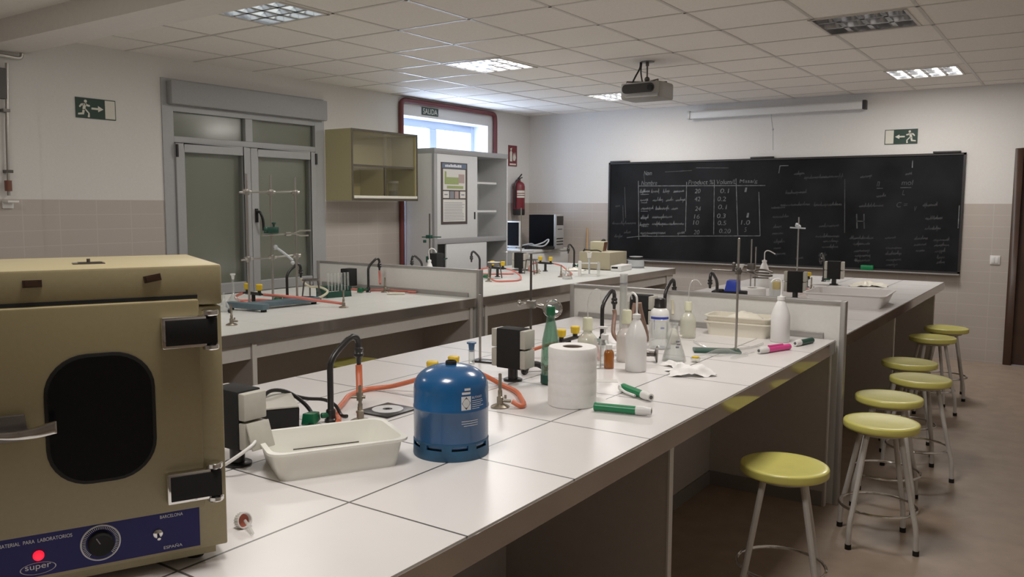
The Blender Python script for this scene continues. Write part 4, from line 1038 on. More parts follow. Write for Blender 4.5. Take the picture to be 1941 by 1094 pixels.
# ------------------------------------------------------------------ things on the front bench
def tray(name, label, cx, cy, rz, L, W, h, m, zb=B, group=None, taper=.86):
    """open rectangular tray with flared walls and a rolled lip; L along local x"""
    mb = MB(); r = .035
    def loop(l, w, z, rr):
        P = []
        for sx, sy, a0 in ((1, -1, -PI/2), (1, 1, 0), (-1, 1, PI/2), (-1, -1, PI)):
            for i in range(6):
                a = a0+PI/2*i/5; P.append((sx*(l/2-rr)+rr*math.cos(a), sy*(w/2-rr)+rr*math.sin(a), z))
        return P
    t_ = .004; Lb, Wb = L-.06*L/.3*(1-taper)/.14*.8, W-.035
    loops = [loop(Lb, Wb, 0, r*.6), loop(L-.022, W-.022, h-.008, r), loop(L, W, h-.006, r), loop(L, W, h, r), loop(L-.026, W-.026, h, r), loop(Lb-2*t_, Wb-2*t_, t_+.002, r*.55)]
    n = len(loops[0])
    for l in loops: mb.v += l
    for k_ in range(len(loops)-1):
        for i in range(n):
            j = (i+1) % n; mb.f.append((k_*n+i, k_*n+j, (k_+1)*n+j, (k_+1)*n+i))
    mb.f.append(tuple(range(n-1, -1, -1))); q = (len(loops)-1)*n; mb.f.append(tuple(q+i for i in range(n)))
    return tag(obj(name, mb, m, bevel=0, smooth=50, loc=(cx, cy, zb), rot=(0, 0, rz)), label, 'tray', group)
tray('plastic_tray', 'translucent white plastic tray in front of the blue gas bottle', -1.553, 1.460, rad(61.5), .352, .236, .072, 'tray')
tag(obj('glass_rod', MB().tube([(-1.668, 1.436, .8595), (-1.580, 1.588, .8595)], .0019, 8), 'dsteel'), 'thin dark rod lying inside the white plastic tray', 'rod')

# small power pack behind the oven
t = thing('power_supply', 'small black and grey bench meter with sloping front behind the first socket post', 'power supply', (-1.93, 1.565, B), rad(58))
obj('body', MB().prism([(-.05, 0), (.05, 0), (.075, .085), (-.065, .075)], -.085, .085, axis='x'), 'blackm', t, bevel=.004)
obj('top_plate', MB().prism([(-.066, .076), (.076, .086), (.077, .091), (-.066, .081)], -.083, .083, axis='x'), 'grey', t, bevel=.002)
obj('label_strip', MB().box(-.075, -.01, -.001, 0, .01, .018), 'white_ink', t, rot=(0, 0, 0), loc=(0, -.0505, 0))
tag(obj('black_cable', MB().tube(spl([(-1.95, 1.55, .915), (-1.96, 1.60, .945), (-1.955, 1.66, .935), (-1.93, 1.70, .90), (-1.90, 1.71, .865), (-1.88, 1.675, B+.007), (-1.84, 1.65, B+.007), (-1.87, 1.59, B+.007)], 6), .006, 8), 'black'), 'black power cable arching over the bench meter', 'cable')
tag(obj('black_cable', MB().tube(spl([(-1.975, 1.66, .93), (-1.94, 1.72, .905), (-1.91, 1.77, .895), (-1.885, 1.795, .875), (-1.865, 1.80, B+.007), (-1.84, 1.80, B+.007)], 6), .0055, 8), 'black'), 'black cable running from the meter toward the nearest tap', 'cable')

# drain plate with a disc
t = thing('drain_plate', 'black square drain plate let into the bench beside the nearest tap', 'drain plate', (-1.80, 1.94, B), 0)
obj('plate', MB().box(-.066, .066, -.072, .072, .0002, .006), 'black', t, bevel=.002)
t = thing('compact_disc', 'shiny silver disc lying on the black square drain plate', 'disc', (-1.80, 1.94, B+.0062))
obj('disc', MB().shell([(.016, 0), (.05, 0), (.05, .0018), (.016, .0018), (.016, 0)], 48), 'cdsil', t)
obj('hub', MB().shell([(.007, 0), (.0158, 0), (.0158, .0016), (.007, .0016), (.007, 0)], 32), 'black', t)

# stoppered vial
t = thing('glass_vial', 'small glass vial with blue stopper behind the gas bottle', 'vial', (-2.061, 2.733, B))
obj('vial_body', MB().shell([(0, 0), (.012, 0), (.013, .004), (.013, .05), (.0155, .056), (.0155, .06), (.012, .06), (.011, .005), (0, .003)], 20), 'clear', t)
obj('stopper', MB().lathe([(0, .052), (.0105, .052), (.014, .086), (.0, .086)], 20), 'vialblue', t)
obj('stopper_rim', MB().lathe([(.020, .086), (.020, .092), (.016, .093), (0, .093)], 20), 'vialblue', t)
t = thing('retort_stand', 'short retort stand with black plate base left of socket post', 'retort stand', (-2.05, 2.80, B), rad(10), 'retort stands')
obj('base_plate', MB().box(-.04, .07, -.03, .03, .0, .008), 'black', t, bevel=.002)
obj('rod', MB().cyl((-.015, .0, .008), (-.015, .0, .285), .0052), 'steel', t)
t = thing('retort_stand', 'dark rod stand holding a magnifier ring behind the socket post', 'retort stand', (-1.775, 2.742, B), rad(20), 'retort stands')
br = MB()
for a in (PI*.15, PI*.75, PI*1.45): br.tube(spl([(0, 0, .03), (.03*math.cos(a), .03*math.sin(a), .028), (.06*math.cos(a), .06*math.sin(a), .012)]), [.012]*12+[.014]); br.ball((.066*math.cos(a), .066*math.sin(a), .0125), .0125)
obj('tripod_base', br, 'black', t)
obj('rod', MB().cyl((0, 0, .02), (0, 0, .47), .0048), 'dsteel', t)
cl = MB().box(-.016, .02, -.012, .012, .255, .285).cyl((-.04, 0, .272), (-.016, 0, .272), .005).cyl((-.052, 0, .272), (-.04, 0, .272), .012).cyl((.02, 0, .27), (.052, 0, .262), .009)
obj('boss_clamp', cl, 'steel', t, bevel=.002)
mg = MB().ring((0, 0, 0), .034, .0045, 36, 8, Matrix.Translation((.088, -.0, .255)) @ Matrix.Rotation(rad(70), 4, 'X') @ Matrix.Rotation(rad(10), 4, 'Y'))
rg = obj('magnifier_ring', mg, 'chrome', t)
obj('lens', MB().lathe([(0, -.0035), (.02, -.003), (.032, 0), (.02, .003), (0, .0035)], 28, mx=Matrix.Translation((.088, -.0, .255)) @ Matrix.Rotation(rad(70), 4, 'X') @ Matrix.Rotation(rad(10), 4, 'Y')), 'clear', rg)

# green bottle
t = thing('green_bottle', 'green glass bottle standing left of the paper roll', 'bottle', (-1.595, 2.60, B))
pr = [(0, 0), (.031, 0), (.036, .006), (.036, .02), (.0345, .06), (.0365, .07), (.0355, .09), (.034, .13), (.031, .165), (.023, .205), (.017, .235), (.0145, .25), (.0145, .262)]
obj('bottle_body', MB().shell(pr + [(.0125, .262), (.0125, .248), (.015, .232), (.029, .163), (.031, .06), (.031, .009), (0, .009)], 28), 'greenglass', t)
obj('cap', MB().lathe([(0, .255), (.0155, .255), (.0165, .258), (.0160, .285), (.014, .2885), (0, .2885)], 24), 'green', t)
obj('base_label', MB().lathe([(.0367, .004), (.0367, .034), (.0364, .036)], 28), 'dgreen', t)

# kitchen roll
def paper_roll(label, x, y, R, h, r, tail=True):
    t = thing('paper_roll', label, 'paper roll', (x, y, B))
    mb = MB()
    pr = [(r, 0), (R-.003, 0), (R, .003)]
    for i in range(1, 6):
        zz = h*i/5.; pr += [(R, zz-.004)] + ([(R-.0007, zz), (R, zz+.004)] if i < 5 else [])
    pr += [(R-.003, h), (r, h)]
    mb.shell(pr + [(r, 0)], 56)
    obj('roll', mb, 'paper', t, smooth=40)
    obj('cardboard_core', MB().shell([(r-.0002, .002), (r-.0002, h-.002), (r-.0022, h-.002), (r-.0022, .002), (r-.0002, .002)], 32), 'card', t)
    if tail:
        V = []; F = []; n = 14; m_ = 9; rn = random.Random(4)
        for i in range(n):
            for j in range(m_):
                u = i/(n-1); w_ = j/(m_-1)
                hh = .052*(1-u)**1.3*w_*(1.15-w_*.35)+rn.uniform(0, .006)*(1-u)
                V.append((R*.80+u*.10-.03*u*abs(w_-.5), .06-w_*.085+.012*math.sin(6*u), .0012+max(0, hh)*math.sin(PI*min(1, w_*1.25+.02))))
        for i in range(n-1):
            for j in range(m_-1): F.append((i*m_+j, (i+1)*m_+j, (i+1)*m_+j+1, i*m_+j+1))
        obj('loose_end', MB().add(V, F), 'paper', t, rot=(0, 0, rad(38)), smooth=60)
    return t
paper_roll('tall white paper towel roll standing in the middle of front bench', -1.367, 2.368, .0805, .195, .0335)
paper_roll('white paper roll seen over the right partition', -1.85, 5.66, .091, .098, .034, False)

# wash bottles and other vessels
def curve_tube(t, pts, r, m='white', name='spout'): return obj(name, MB().tube(spl(pts, 6), r, 8), m, t)
def wash(label, x, y, R, hb, shoulder, neck, spout, rz=0., m='ldpe', capm='ldpe', hollow=None):
    t = thing('wash_bottle', label, 'wash bottle', (x, y, B), rz, 'plastic wash bottles')
    pr = [(0, 0), (R-.004, 0), (R, .004), (R, shoulder)]
    for i in range(1, 6):
        u = i/5; pr.append((R+(neck-R)*(u**1.0*.55+u*u*.45 if u < 1 else 1), shoulder+(hb-shoulder)*u))
    pr += [(0, hb)]
    obj('bottle_body', MB().lathe(pr, 28), m, t, smooth=50)
    obj('cap', MB().lathe([(0, hb), (neck+.004, hb), (neck+.004, hb+.016), (neck*.5, hb+.019), (neck*.35, hb+.025), (0, hb+.025)], 20), capm, t)
    obj('spout', MB().tube(spl(spout, 6), .0042, 8), 'white', t)
    return t
w = .24
wash('tall white squeeze bottle with curved spout, right of the amber bottle', -1.442, 3.003, .0425, .212, .135, .012, [(0, 0, .235), (0, 0, .285), (-.006, .0, .302), (-.025, 0, .312), (-.042, 0, .300), (-.047, 0, .275)], rad(-20))
wash('white wash bottle with bent spout near the partition end post', -1.187, 4.07, .045, .205, .125, .015, [(0, 0, .22), (0, 0, .285), (-.004, 0, .300), (-.02, 0, .308), (-.04, 0, .303), (-.052, 0, .290)], rad(35))
wash('white wash bottle rising above the partition, tip bent right', -2.105, 6.72, .046, .205, .11, .015, [(0, 0, .22), (0, 0, .275), (.006, 0, .292), (.025, 0, .300), (.05, 0, .292), (.085, 0, .272)], rad(35))
wash('white wash bottle with bent spout in front of the tall cabinet', -4.60, 5.50, .040, .17, .07, .012, [(0, 0, .18), (-.005, 0, .25), (.0, 0, .275), (.02, 0, .285), (.045, 0, .275), (.06, 0, .25)], rad(35))

def neckbottle(label, x, y, R, h, capr, caph, tubepts, m, rz=0.):
    t = thing('squeeze_bottle', label, 'bottle', (x, y, B), rz, 'yellow capped squeeze bottles')
    pr = [(0, 0), (R-.004, 0), (R, .005), (R, h*.60), (R*.92, h*.70), (R*.62, h*.80), (capr*.86, h*.86), (capr*.86, h)]
    obj('bottle_body', MB().lathe(pr + [(0, h)], 28), m, t, smooth=50)
    obj('cap', MB().lathe([(0, h-.012), (capr*1.08, h-.012), (capr*1.08, h-.004), (capr, h), (capr*1.03, h+caph*.85), (capr*.9, h+caph), (0, h+caph)], 16), 'capcream', t)
    obj('delivery_tube', MB().tube(spl(tubepts, 6), .0028, 8), 'clearpl', t)
    return t
neckbottle('plain squeeze bottle with thin looped tube behind the paper roll', -1.70, 3.07, .042, .145, .021, .042, [(0, 0, .185), (.0, 0, .25), (.012, 0, .29), (.035, 0, .308), (.052, 0, .295), (.056, 0, .245)], 'ldpe_y', rad(25))
neckbottle('pinkish squeeze bottle with cream cap behind the tall white bottle', -1.565, 3.165, .042, .175, .020, .045, [(0, 0, .215), (0, 0, .265), (.006, 0, .285), (.015, 0, .285), (.02, 0, .265)], 'ldpe_p', rad(25))
neckbottle('clear squeeze bottle with thin curved tube before the partition', -1.60, 3.92, .0385, .150, .018, .032, [(0, 0, .18), (.002, 0, .25), (.015, 0, .285), (.04, 0, .29), (.06, 0, .265)], 'ldpe_y', rad(30))

t = thing('amber_bottle', 'small amber glass bottle with white cap beside the paper roll', 'bottle', (-1.553, 2.985, B))
obj('bottle_body', MB().lathe([(0, 0), (.018, 0), (.0205, .003), (.0205, .062), (.017, .072), (.010, .078), (.010, .086), (0, .086)], 24), 'amber', t)
obj('cap', MB().lathe([(0, .078), (.0135, .078), (.0135, .096), (.012, .098), (0, .098)], 20), 'white', t)
t = thing('dropper_bottle', 'clear pump dropper bottle with white top behind the amber bottle', 'bottle', (-1.60, 3.035, B))
obj('bottle_body', MB().shell([(0, 0), (.018, 0), (.020, .003), (.020, .085), (.015, .105), (.012, .112), (.0105, .112), (.013, .103), (.0185, .083), (.0185, .004), (0, .003)], 20), 'clear', t)
obj('collar', MB().lathe([(0, .108), (.015, .108), (.016, .128), (.008, .134), (.004, .136), (.004, .152), (0, .152)], 18), 'white', t)
obj('pump_head', MB().box(-.024, .012, -.008, .008, .152, .162), 'white', t, bevel=.003, rot=(0, 0, rad(20)))
tag(obj('glass_tube', MB().shell([(0, 0), (.013, 0), (.0145, .003), (.0145, .118), (.0155, .121), (.013, .121), (.013, .004), (0, .003)], 20), 'clear', loc=(-1.588, 2.955, B)), 'clear glass specimen tube between paper roll and amber bottle', 'tube')

t = thing('measuring_cylinder', 'tall translucent measuring cylinder rising above the squeeze bottles', 'measuring cylinder', (-1.635, 3.27, B))
obj('cylinder_body', MB().shell([(0, 0), (.034, 0), (.034, .006), (.018, .012), (.0165, .02), (.0165, .355), (.0185, .362), (.016, .362), (.0145, .352), (.0145, .02), (0, .016)], 24), 'clearpl', t)
obj('scale_band', MB().lathe([(.0168, .318), (.0168, .324)], 24), 'ink', t)

t = thing('chemical_bottle', 'white chemical bottle with black screw cap and blue label', 'bottle', (-1.715, 3.835, B))
obj('bottle_body', MB().lathe([(0, 0), (.045, 0), (.048, .004), (.048, .118), (.043, .138), (.030, .150), (.024, .153), (.024, .16), (0, .16)], 32), 'ldpe', t, smooth=50)
obj('cap', MB().lathe([(0, .152), (.0305, .152), (.0305, .158), (.028, .162), (.0265, .196), (.024, .199), (0, .199)], 24), 'black', t)
a0 = math.atan2(-3.8, 1.7)
lb = MB(); wrap(lb, a0-1.1, a0+1.1, .03, .098, 14, .0485); obj('label_sheet', lb, 'white', t)
lb = MB(); wrap(lb, a0-1.1, a0+1.1, .098, .110, 14, .0486); wrap(lb, a0-.6, a0-.52, .045, .095, 3, .0488); wrap(lb, a0+.1, a0+.5, .05, .06, 5, .0488); obj('label_print', lb, 'bluepl', t)

t = thing('beaker', 'clear glass beaker between the white squeeze bottle and conical flask', 'beaker', (-1.585, 3.55, B))
obj('beaker_body', MB().shell([(0, 0), (.046, 0), (.050, .004), (.050, .122), (.053, .128), (.0505, .128), (.0478, .122), (.0478, .006), (0, .004)], 32), 'clear', t)
t = thing('conical_flask', 'glass conical flask on the front bench beside crumpled tissue', 'flask', (-1.40, 3.285, B))
obj('flask_body', MB().shell([(0, 0), (.048, 0), (.0515, .006), (.048, .02), (.016, .125), (.0145, .135), (.0145, .16), (.018, .168), (.0155, .168), (.0128, .16), (.0128, .134), (.046, .02), (.047, .008), (0, .004)], 32), 'clear', t)
lb = MB(); wrap(lb, -.95, -.35, .085, .092, 6, .030); wrap(lb, -.85, -.3, .074, .080, 6, .033); wrap(lb, -1.0, -.6, .062, .07, 6, .0362); obj('printed_mark', lb, 'ink', t)
t = thing('gas_lighter_burner', 'toppled dark metal burner lying beside the conical flask', 'burner', (-1.468, 3.22, B), rad(20))
mx = Matrix.Translation((.02, 0, .034)) @ Matrix.Rotation(-PI/2, 4, 'Y')
obj('base', MB().lathe([(0, 0), (.034, 0), (.034, .005), (.02, .010), (.011, .014), (.011, .03)], 24, mx=mx), 'dsteel', t)
obj('barrel', MB().lathe([(.008, .028), (.012, .034), (.012, .05), (.008, .054), (.008, .085), (0, .085)], 16, mx=mx @ Matrix.Rotation(rad(0), 4, 'X')), 'dsteel', t)

t = thing('funnel', 'pale plastic funnel lying behind the conical flask', 'funnel', (-1.585, 3.70, B), rad(-25))
obj('cone', MB().shell([(.0385, 0), (.0385, .004), (.008, .04), (.005, .07), (.004, .07), (.006, .04), (.036, .004), (.0385, 0)], 28, mx=Matrix.Translation((0, 0, .037)) @ Matrix.Rotation(rad(82), 4, 'Y')), 'traycream', t)
hose([(-1.52, 3.80, B+.007), (-1.44, 3.70, B+.006), (-1.36, 3.63, B+.006), (-1.28, 3.70, B+.006), (-1.235, 3.80, B+.006), (-1.225, 3.93, B+.006)], 'clearpl', 'clear plastic tubing lying around the green stand base', .005, name='clear_tubing')
def stackt(z, lb, dx=0): tray('plastic_tray', lb, -1.418+dx, 4.17, rad(3), .345, .20, .072, 'traycream', z, 'stacked cream trays')
stackt(B, 'lower cream tray of the stack against the partition')
stackt(B+.030, 'upper cream tray of the stack against the partition', .004)
V = []; F = []; n = 12
for i in range(n):
    for j in range(n):
        u, w = i/(n-1)*2-1, j/(n-1)*2-1; r2 = max(0, 1-(u*u+w*w)*.75)
        V.append((u*.085, w*.06, .034*r2*(1+.25*math.sin(7*u+3)*math.cos(5*w))+.001))
for i in range(n-1):
    for j in range(n-1): F.append((i*n+j, (i+1)*n+j, (i+1)*n+j+1, i*n+j+1))
tag(obj('folded_cloth', MB().add(V, F), 'traycream', loc=(-1.395, 4.17, B+.085)), 'soft cream cloth heaped in the upper stacked tray', 'cloth')

t = thing('retort_stand', 'retort stand with green plate base holding a clamp near the stacked trays', 'retort stand', (-1.32, 3.62, B), rad(26), 'retort stands')
obj('base_plate', MB().box(-.12, .088, -.050, .050, .0, .011), 'dgreen', t, bevel=.003)
obj('rod', MB().cyl((.066, -.012, .011), (.066, -.012, .512), .0052).ball((.066, -.012, .512), .0055), 'steel', t)
cl = MB().box(.054, .078, -.024, .004, .355, .385).cyl((.066, -.05, .372), (.066, -.02, .372), .005).cyl((.066, -.06, .372), (.066, -.048, .372), .012)
cl.cyl((-.05, -.028, .375), (.20, -.018, .362), .0045, n=10).cyl((.10, -.024, .37), (.13, -.022, .366), .010)
cb = obj('boss_clamp', cl, 'dsteel', t, bevel=.001)
obj('clamp_jaw', MB().tube(spl([(.13, -.02, .366), (.15, -.005, .376), (.19, .0, .374), (.215, -.012, .366)]), .0045).tube(spl([(.13, -.022, .364), (.15, -.04, .356), (.19, -.04, .352), (.21, -.026, .352)]), .0045), 'dsteel', cb)
obj('clamp_screw', MB().cyl((.045, -.028, .375), (.045, -.028, .40), .006).ball((.045, -.028, .402), .009), 'dsteel', cb)
t = thing('funnel', 'small white funnel seen above the clamp, beyond the partition', 'funnel', (-1.875, 5.47, B), 0)
obj('stem', MB().cyl((0, 0, 0), (0, 0, .24), .006), 'steel', t)
obj('cone', MB().shell([(.005, .20), (.012, .235), (.026, .262), (.028, .27), (.0255, .27), (.010, .238), (.004, .20), (.005, .20)], 24), 'white', t)
obj('foot', MB().lathe([(0, 0), (.03, 0), (.03, .006), (0, .006)], 24), 'steel', t)
t = thing('bench_meter', 'small black bench unit with bright blue front just over the partition', 'power supply', (-1.845, 5.21, B), rad(10))
obj('body', MB().box(-.11, .10, -.06, .06, 0, .115), 'blackm', t, bevel=.006)
obj('blue_cover', MB().prism([(-.03, .115), (.06, .115), (.05, .185), (-.015, .185)], -.055, .04, axis='y'), 'bluepl', t, bevel=.004)
obj('dial', MB().cyl((-.05, -.045, .115), (-.05, -.045, .128), .016), 'black', t)

def pump(label, a, b, m, lever=True, pip=False):
    a, b = Vector(a), Vector(b); d = b-a; L = d.length
    t = thing('pipette_pump', label, 'pipette pump', (a.x, a.y, B), math.atan2(d.y, d.x), 'pipette pumps')
    r = .0135
    obj('barrel', MB().lathe([(0, 0), (r, 0), (r*1.05, .004), (r, .008), (r, L*.74), (0, L*.74)], 20, mx=Matrix.Translation((0, 0, r*1.06)) @ Matrix.Rotation(PI/2, 4, 'Y')), m, t)
    tipm = MB().lathe([(0, L*.735), (r*1.12, L*.735), (r*1.15, L*.86), (r*.95, L*.93), (r*.9, L), (0, L)], 20, mx=Matrix.Translation((0, 0, r*1.16)) @ Matrix.Rotation(PI/2, 4, 'Y'))
    obj('tip_holder', tipm, 'white', t)
    obj('tip_opening', MB().cyl((L, 0, r*1.16), (L+.0008, 0, r*1.16), r*.5), 'cork', t)
    if lever:
        lv = MB().cyl((.01, -.004-r, r*1.1), (.01, .004-r-.012, r*1.1), .010).tube(spl([(.012, -r-.006, r*1.1), (L*.3, -r-.010, r*.7), (L*.62, -r-.006, r*.6)]), .0048)
        obj('release_lever', lv, 'white', t)
    return t
pump('green pipette pump with white lever, the rear of two by the roll', (-1.318, 2.645, B), (-1.165, 2.548, B), 'green_b')
pump('green pipette pump lying nearest the bench edge, front of two', (-1.262, 2.33, B), (-1.082, 2.372, B), 'green_b', False)
t = pump('pink pipette pump with glass pipette, near the bench edge', (-1.085, 3.87, B), (-1.16, 3.665, B), 'pink')
obj('rib_grip', MB().tube([(.05, .0, .028), (.15, .0, .029)], .006), 'pink', t)
obj('glass_pipette', MB().tube([(.25, 0, .012), (.30, .004, .010), (.305, .004, .010), (.42, .012, .006)], [.003, .003, .0085, .0035], 10), 'clear', t)
pump('short dark green pipette pump by the partition foot', (-1.048, 4.12, B), (-1.085, 3.965, B), 'dgreen', False)
tag(obj('glass_bulb_tube', MB().tube([(-1.36, 3.40, .848), (-1.325, 3.455, .852), (-1.29, 3.50, .857), (-1.26, 3.55, .857), (-1.235, 3.575, .850), (-1.19, 3.60, .846)], [.003, .005, .017, .017, .006, .003], 14), 'clear'), 'clear glass bulb pipe lying before the green stand base', 'glassware')

def crumple(label, x, y, sx, sy, h, seed, name='crumpled_tissue', m='paper', cat='tissue', rz=0., z=B):
    rnd = random.Random(seed); n = 16; V = []; F = []
    ph = [rnd.uniform(0, 6) for _ in range(6)]
    for i in range(n):
        for j in range(n):
            u, w = i/(n-1)*2-1, j/(n-1)*2-1; rr = math.hypot(u, w)
            e = 1+.16*math.sin(3*math.atan2(w, u)+ph[0])+.1*math.sin(7*math.atan2(w, u)+ph[1])
            f_ = max(0, 1-rr*rr*.62)
            zz = h*f_*(.45+.35*math.sin(6*u+ph[2]+2*w)*math.cos(5*w+ph[3])+.25*abs(math.sin(9*u*w+ph[4]))) + rnd.uniform(0, h*.16)*f_
            V.append((u*sx*e, w*sy*e, max(.0012, zz)))
    for i in range(n-1):
        for j in range(n-1): F.append((i*n+j, (i+1)*n+j, (i+1)*n+j+1, i*n+j+1))
    return tag(obj(name, MB().add(V, F), m, loc=(x, y, z), rot=(0, 0, rz), smooth=60), label, cat)
crumple('crumpled white tissue at the bench edge before the conical flask', -1.235, 3.06, .085, .055, .05, 3, rz=.4)
crumple('flat crumpled tissue strip under the conical flask', -1.335, 3.165, .075, .032, .028, 5, rz=-.5)
t = thing('sample_cup', 'tiny clear cup with yellow lid beside the conical flask', 'cup', (-1.318, 3.32, B))
obj('cup_body', MB().shell([(0, 0), (.016, 0), (.022, .018), (.020, .018), (.014, .003), (0, .003)], 18), 'clear', t)
obj('lid', MB().lathe([(0, .018), (.016, .018), (.016, .024), (0, .026)], 16), 'yellow', t)
tag(obj('paper_slip', MB().prism([(-.05, -.025), (.055, -.02), (.05, .028), (-.045, .02)], 0, .0012), 'sheet', loc=(-1.455, 2.755, B), rot=(0, 0, .5)), 'small white paper slip lying behind the paper roll', 'paper')

t = thing('dropper', 'white bottle cap with reddish inside and clear dropper straw', 'cap', (-1.372, 1.052, B), rad(-6))
mx = Matrix.Translation((0, 0, .0165)) @ Matrix.Rotation(rad(75), 4, 'Y')
cpp = MB().shell([(.011, -.020), (.0145, -.018), (.0165, .0), (.0145, .0), (.0125, -.015), (.0105, -.0175)], 28, mx=mx)
for i in range(20):
    a = 2*PI*i/20; cpp.box(-.0008, .0008, -.0008, .0008, -.017, -.001, mx @ Matrix.Translation((.016*math.cos(a), .016*math.sin(a), 0)) @ Matrix.Rotation(a, 4, 'Z'))
obj('cap_body', cpp, 'white', t)
obj('cap_inside', MB().cyl((0, 0, -.012), (0, 0, -.009), .0135).lathe([(0, -.019), (.0112, -.019), (.0112, -.012), (0, -.012)], 24), 'cap_red', t).matrix_local = mx
obj('dropper_straw', MB().tube([(.0, 0, .016), (.025, -.006, .011), (.046, -.012, .005)], .0032, 10), 'clearpl', t)

# dark carton under the front bench
t = thing('carton', 'dark open carton under the front bench', 'box', (-1.36, 1.62, 0), rad(8))
obj('box_walls', MB().box(-.2, .2, -.22, -.212, 0, .40).box(-.2, .2, .212, .22, 0, .40).box(-.2, -.192, -.212, .212, 0, .40).box(.192, .2, -.212, .212, 0, .40).box(-.192, .192, -.212, .212, 0, .008), 'darkbox', t, smooth=0)
obj('flap', MB().box(.2, .204, -.2, .2, .25, .40), 'darkbox', t, smooth=0)

# ------------------------------------------------------------------ right bench, beyond the partition
tray('plastic_tray', 'large white tray on the right rear bench behind the partition', -1.28, 5.96, rad(3), .52, .50, .085, 'traywhite', group='large white trays')
crumple('pale crumpled gloves beyond the large white tray', -1.45, 7.40, .13, .13, .05, 9, 'rubber_gloves', 'traycream', 'gloves', .3)
crumple('small white tissue behind the large white tray', -1.32, 6.60, .06, .04, .03, 12, rz=.2)
t = thing('beaker', 'glass beaker with yellow rim next to the paper roll over the partition', 'beaker', (-1.74, 5.83, B))
obj('beaker_body', MB().shell([(0, 0), (.042, 0), (.045, .004), (.045, .14), (.048, .146), (.0455, .146), (.043, .14), (.043, .006), (0, .004)], 28), 'clear', t)
obj('yellow_sponge', MB().box(-.02, .03, -.02, .02, .08, .135), 'yellow', t, bevel=.006)
t = thing('retort_stand', 'tall thin stand with pale clamp in front of the blackboard', 'retort stand', (-2.10, 7.65, B), 0, 'retort stands')
obj('base_plate', MB().box(-.06, .06, -.10, .10, 0, .012), 'dsteel', t, bevel=.002)
obj('rod', MB().cyl((0, 0, .012), (0, 0, .56), .0065), 'steel', t)
obj('boss_clamp', MB().ball((0, 0, .475), .02).cyl((-.075, 0, .465), (.06, 0, .46), .006).cyl((-.02, 0, .48), (-.01, -.02, .50), .012), 'ltgrey', t)
t = thing('retort_stand', 'pair of rods standing left of the tall white wash bottle', 'retort stand', (-2.11, 6.45, B), 0, 'retort stands')
obj('base_plate', MB().box(-.06, .06, -.09, .09, 0, .012), 'dsteel', t, bevel=.002)
obj('rod', MB().cyl((-.014, 0, .012), (-.014, 0, .40), .005), 'steel', t); obj('rod', MB().cyl((.014, 0.02, .012), (.014, 0.02, .34), .005), 'steel', t)
obj('boss_clamp', MB().box(-.035, .015, -.03, .03, .13, .21).tube([(.0, 0, .14), (.12, .02, .135)], .006).tube([(.0, 0, .10), (.12, .02, .10)], .006), 'dsteel', t, bevel=.003)

# ------------------------------------------------------------------ left bench, near half
t = thing('retort_rack', 'three rod retort rack with blue grey base on the left bench', 'retort rack', (-4.25, 3.52, B))
bs = MB()
def barx(p, q, w, h0, h1):
    p, q = Vector((*p, 0)), Vector((*q, 0)); d = (q-p).normalized(); n_ = Vector((-d.y, d.x, 0))*w/2
    bs.prism([tuple((p-n_).xy), tuple((q-n_).xy), tuple((q+n_).xy), tuple((p+n_).xy)], h0, h1)
barx((-.14, -.235), (.17, -.195), .055, .014, .05); barx((.01, -.20), (.07, .30), .09, .015, .048); barx((-.02, .25), (.10, .27), .05, .015, .048)
obj('base', bs, 'steelblue', t, bevel=.004)
for p in ((-.12, -.232), (.15, -.198), (.07, .28)): obj('foot', MB().lathe([(0, 0), (.018, 0), (.018, .015), (0, .015)], 14), 'rubber', t, loc=(p[0], p[1], 0))
for i, y in enumerate((-.185, 0., .20)): obj('rod', MB().cyl((0.0, y, .0485), (0.0, y, .845-.005*i), .0075), 'steel', t)
for z_ in (.73, .315):
    cbm = MB().cyl((-.0, -.24, z_+.0), (-.0, .235, z_+.012), .006)
    for y in (-.185, 0., .20): cbm.cyl((0, y, z_-.014), (0, y, z_+.022), .0155); cbm.cyl((0, y-.03, z_+.006), (0, y+.03, z_+.006), .011, n=8)
    obj('cross_bar', cbm, 'steel', t, bevel=.001)
cl = MB().box(-.015, .03, -.05, .035, .475, .515).cyl((.012, .01, .515), (.012, .01, .535), .005).cyl((.012, .01, .532), (.012, .01, .545), .013).ball((.012, -.05, .50), .018)
cc = obj('clamp_head', cl, 'dgreen', t, bevel=.003)
cj = MB().cyl((.015, -.09, .465), (.03, .16, .47), .005).tube([(.03, .16, .47), (.04, .20, .488), (.05, .28, .488)], .005).tube([(.03, .16, .47), (.045, .20, .455), (.05, .26, .455)], .005).cyl((.025, .09, .468), (.027, .13, .469), .013)
obj('clamp_jaw', cj, 'steel', cc)
obj('small_clamp', MB().ball((.01, .02, .385), .016).tube(spl([(.01, .02, .385), (.05, .05, .35), (.09, .09, .30)]), .008).ball((.09, .09, .285), .013), 'ltgrey', t)

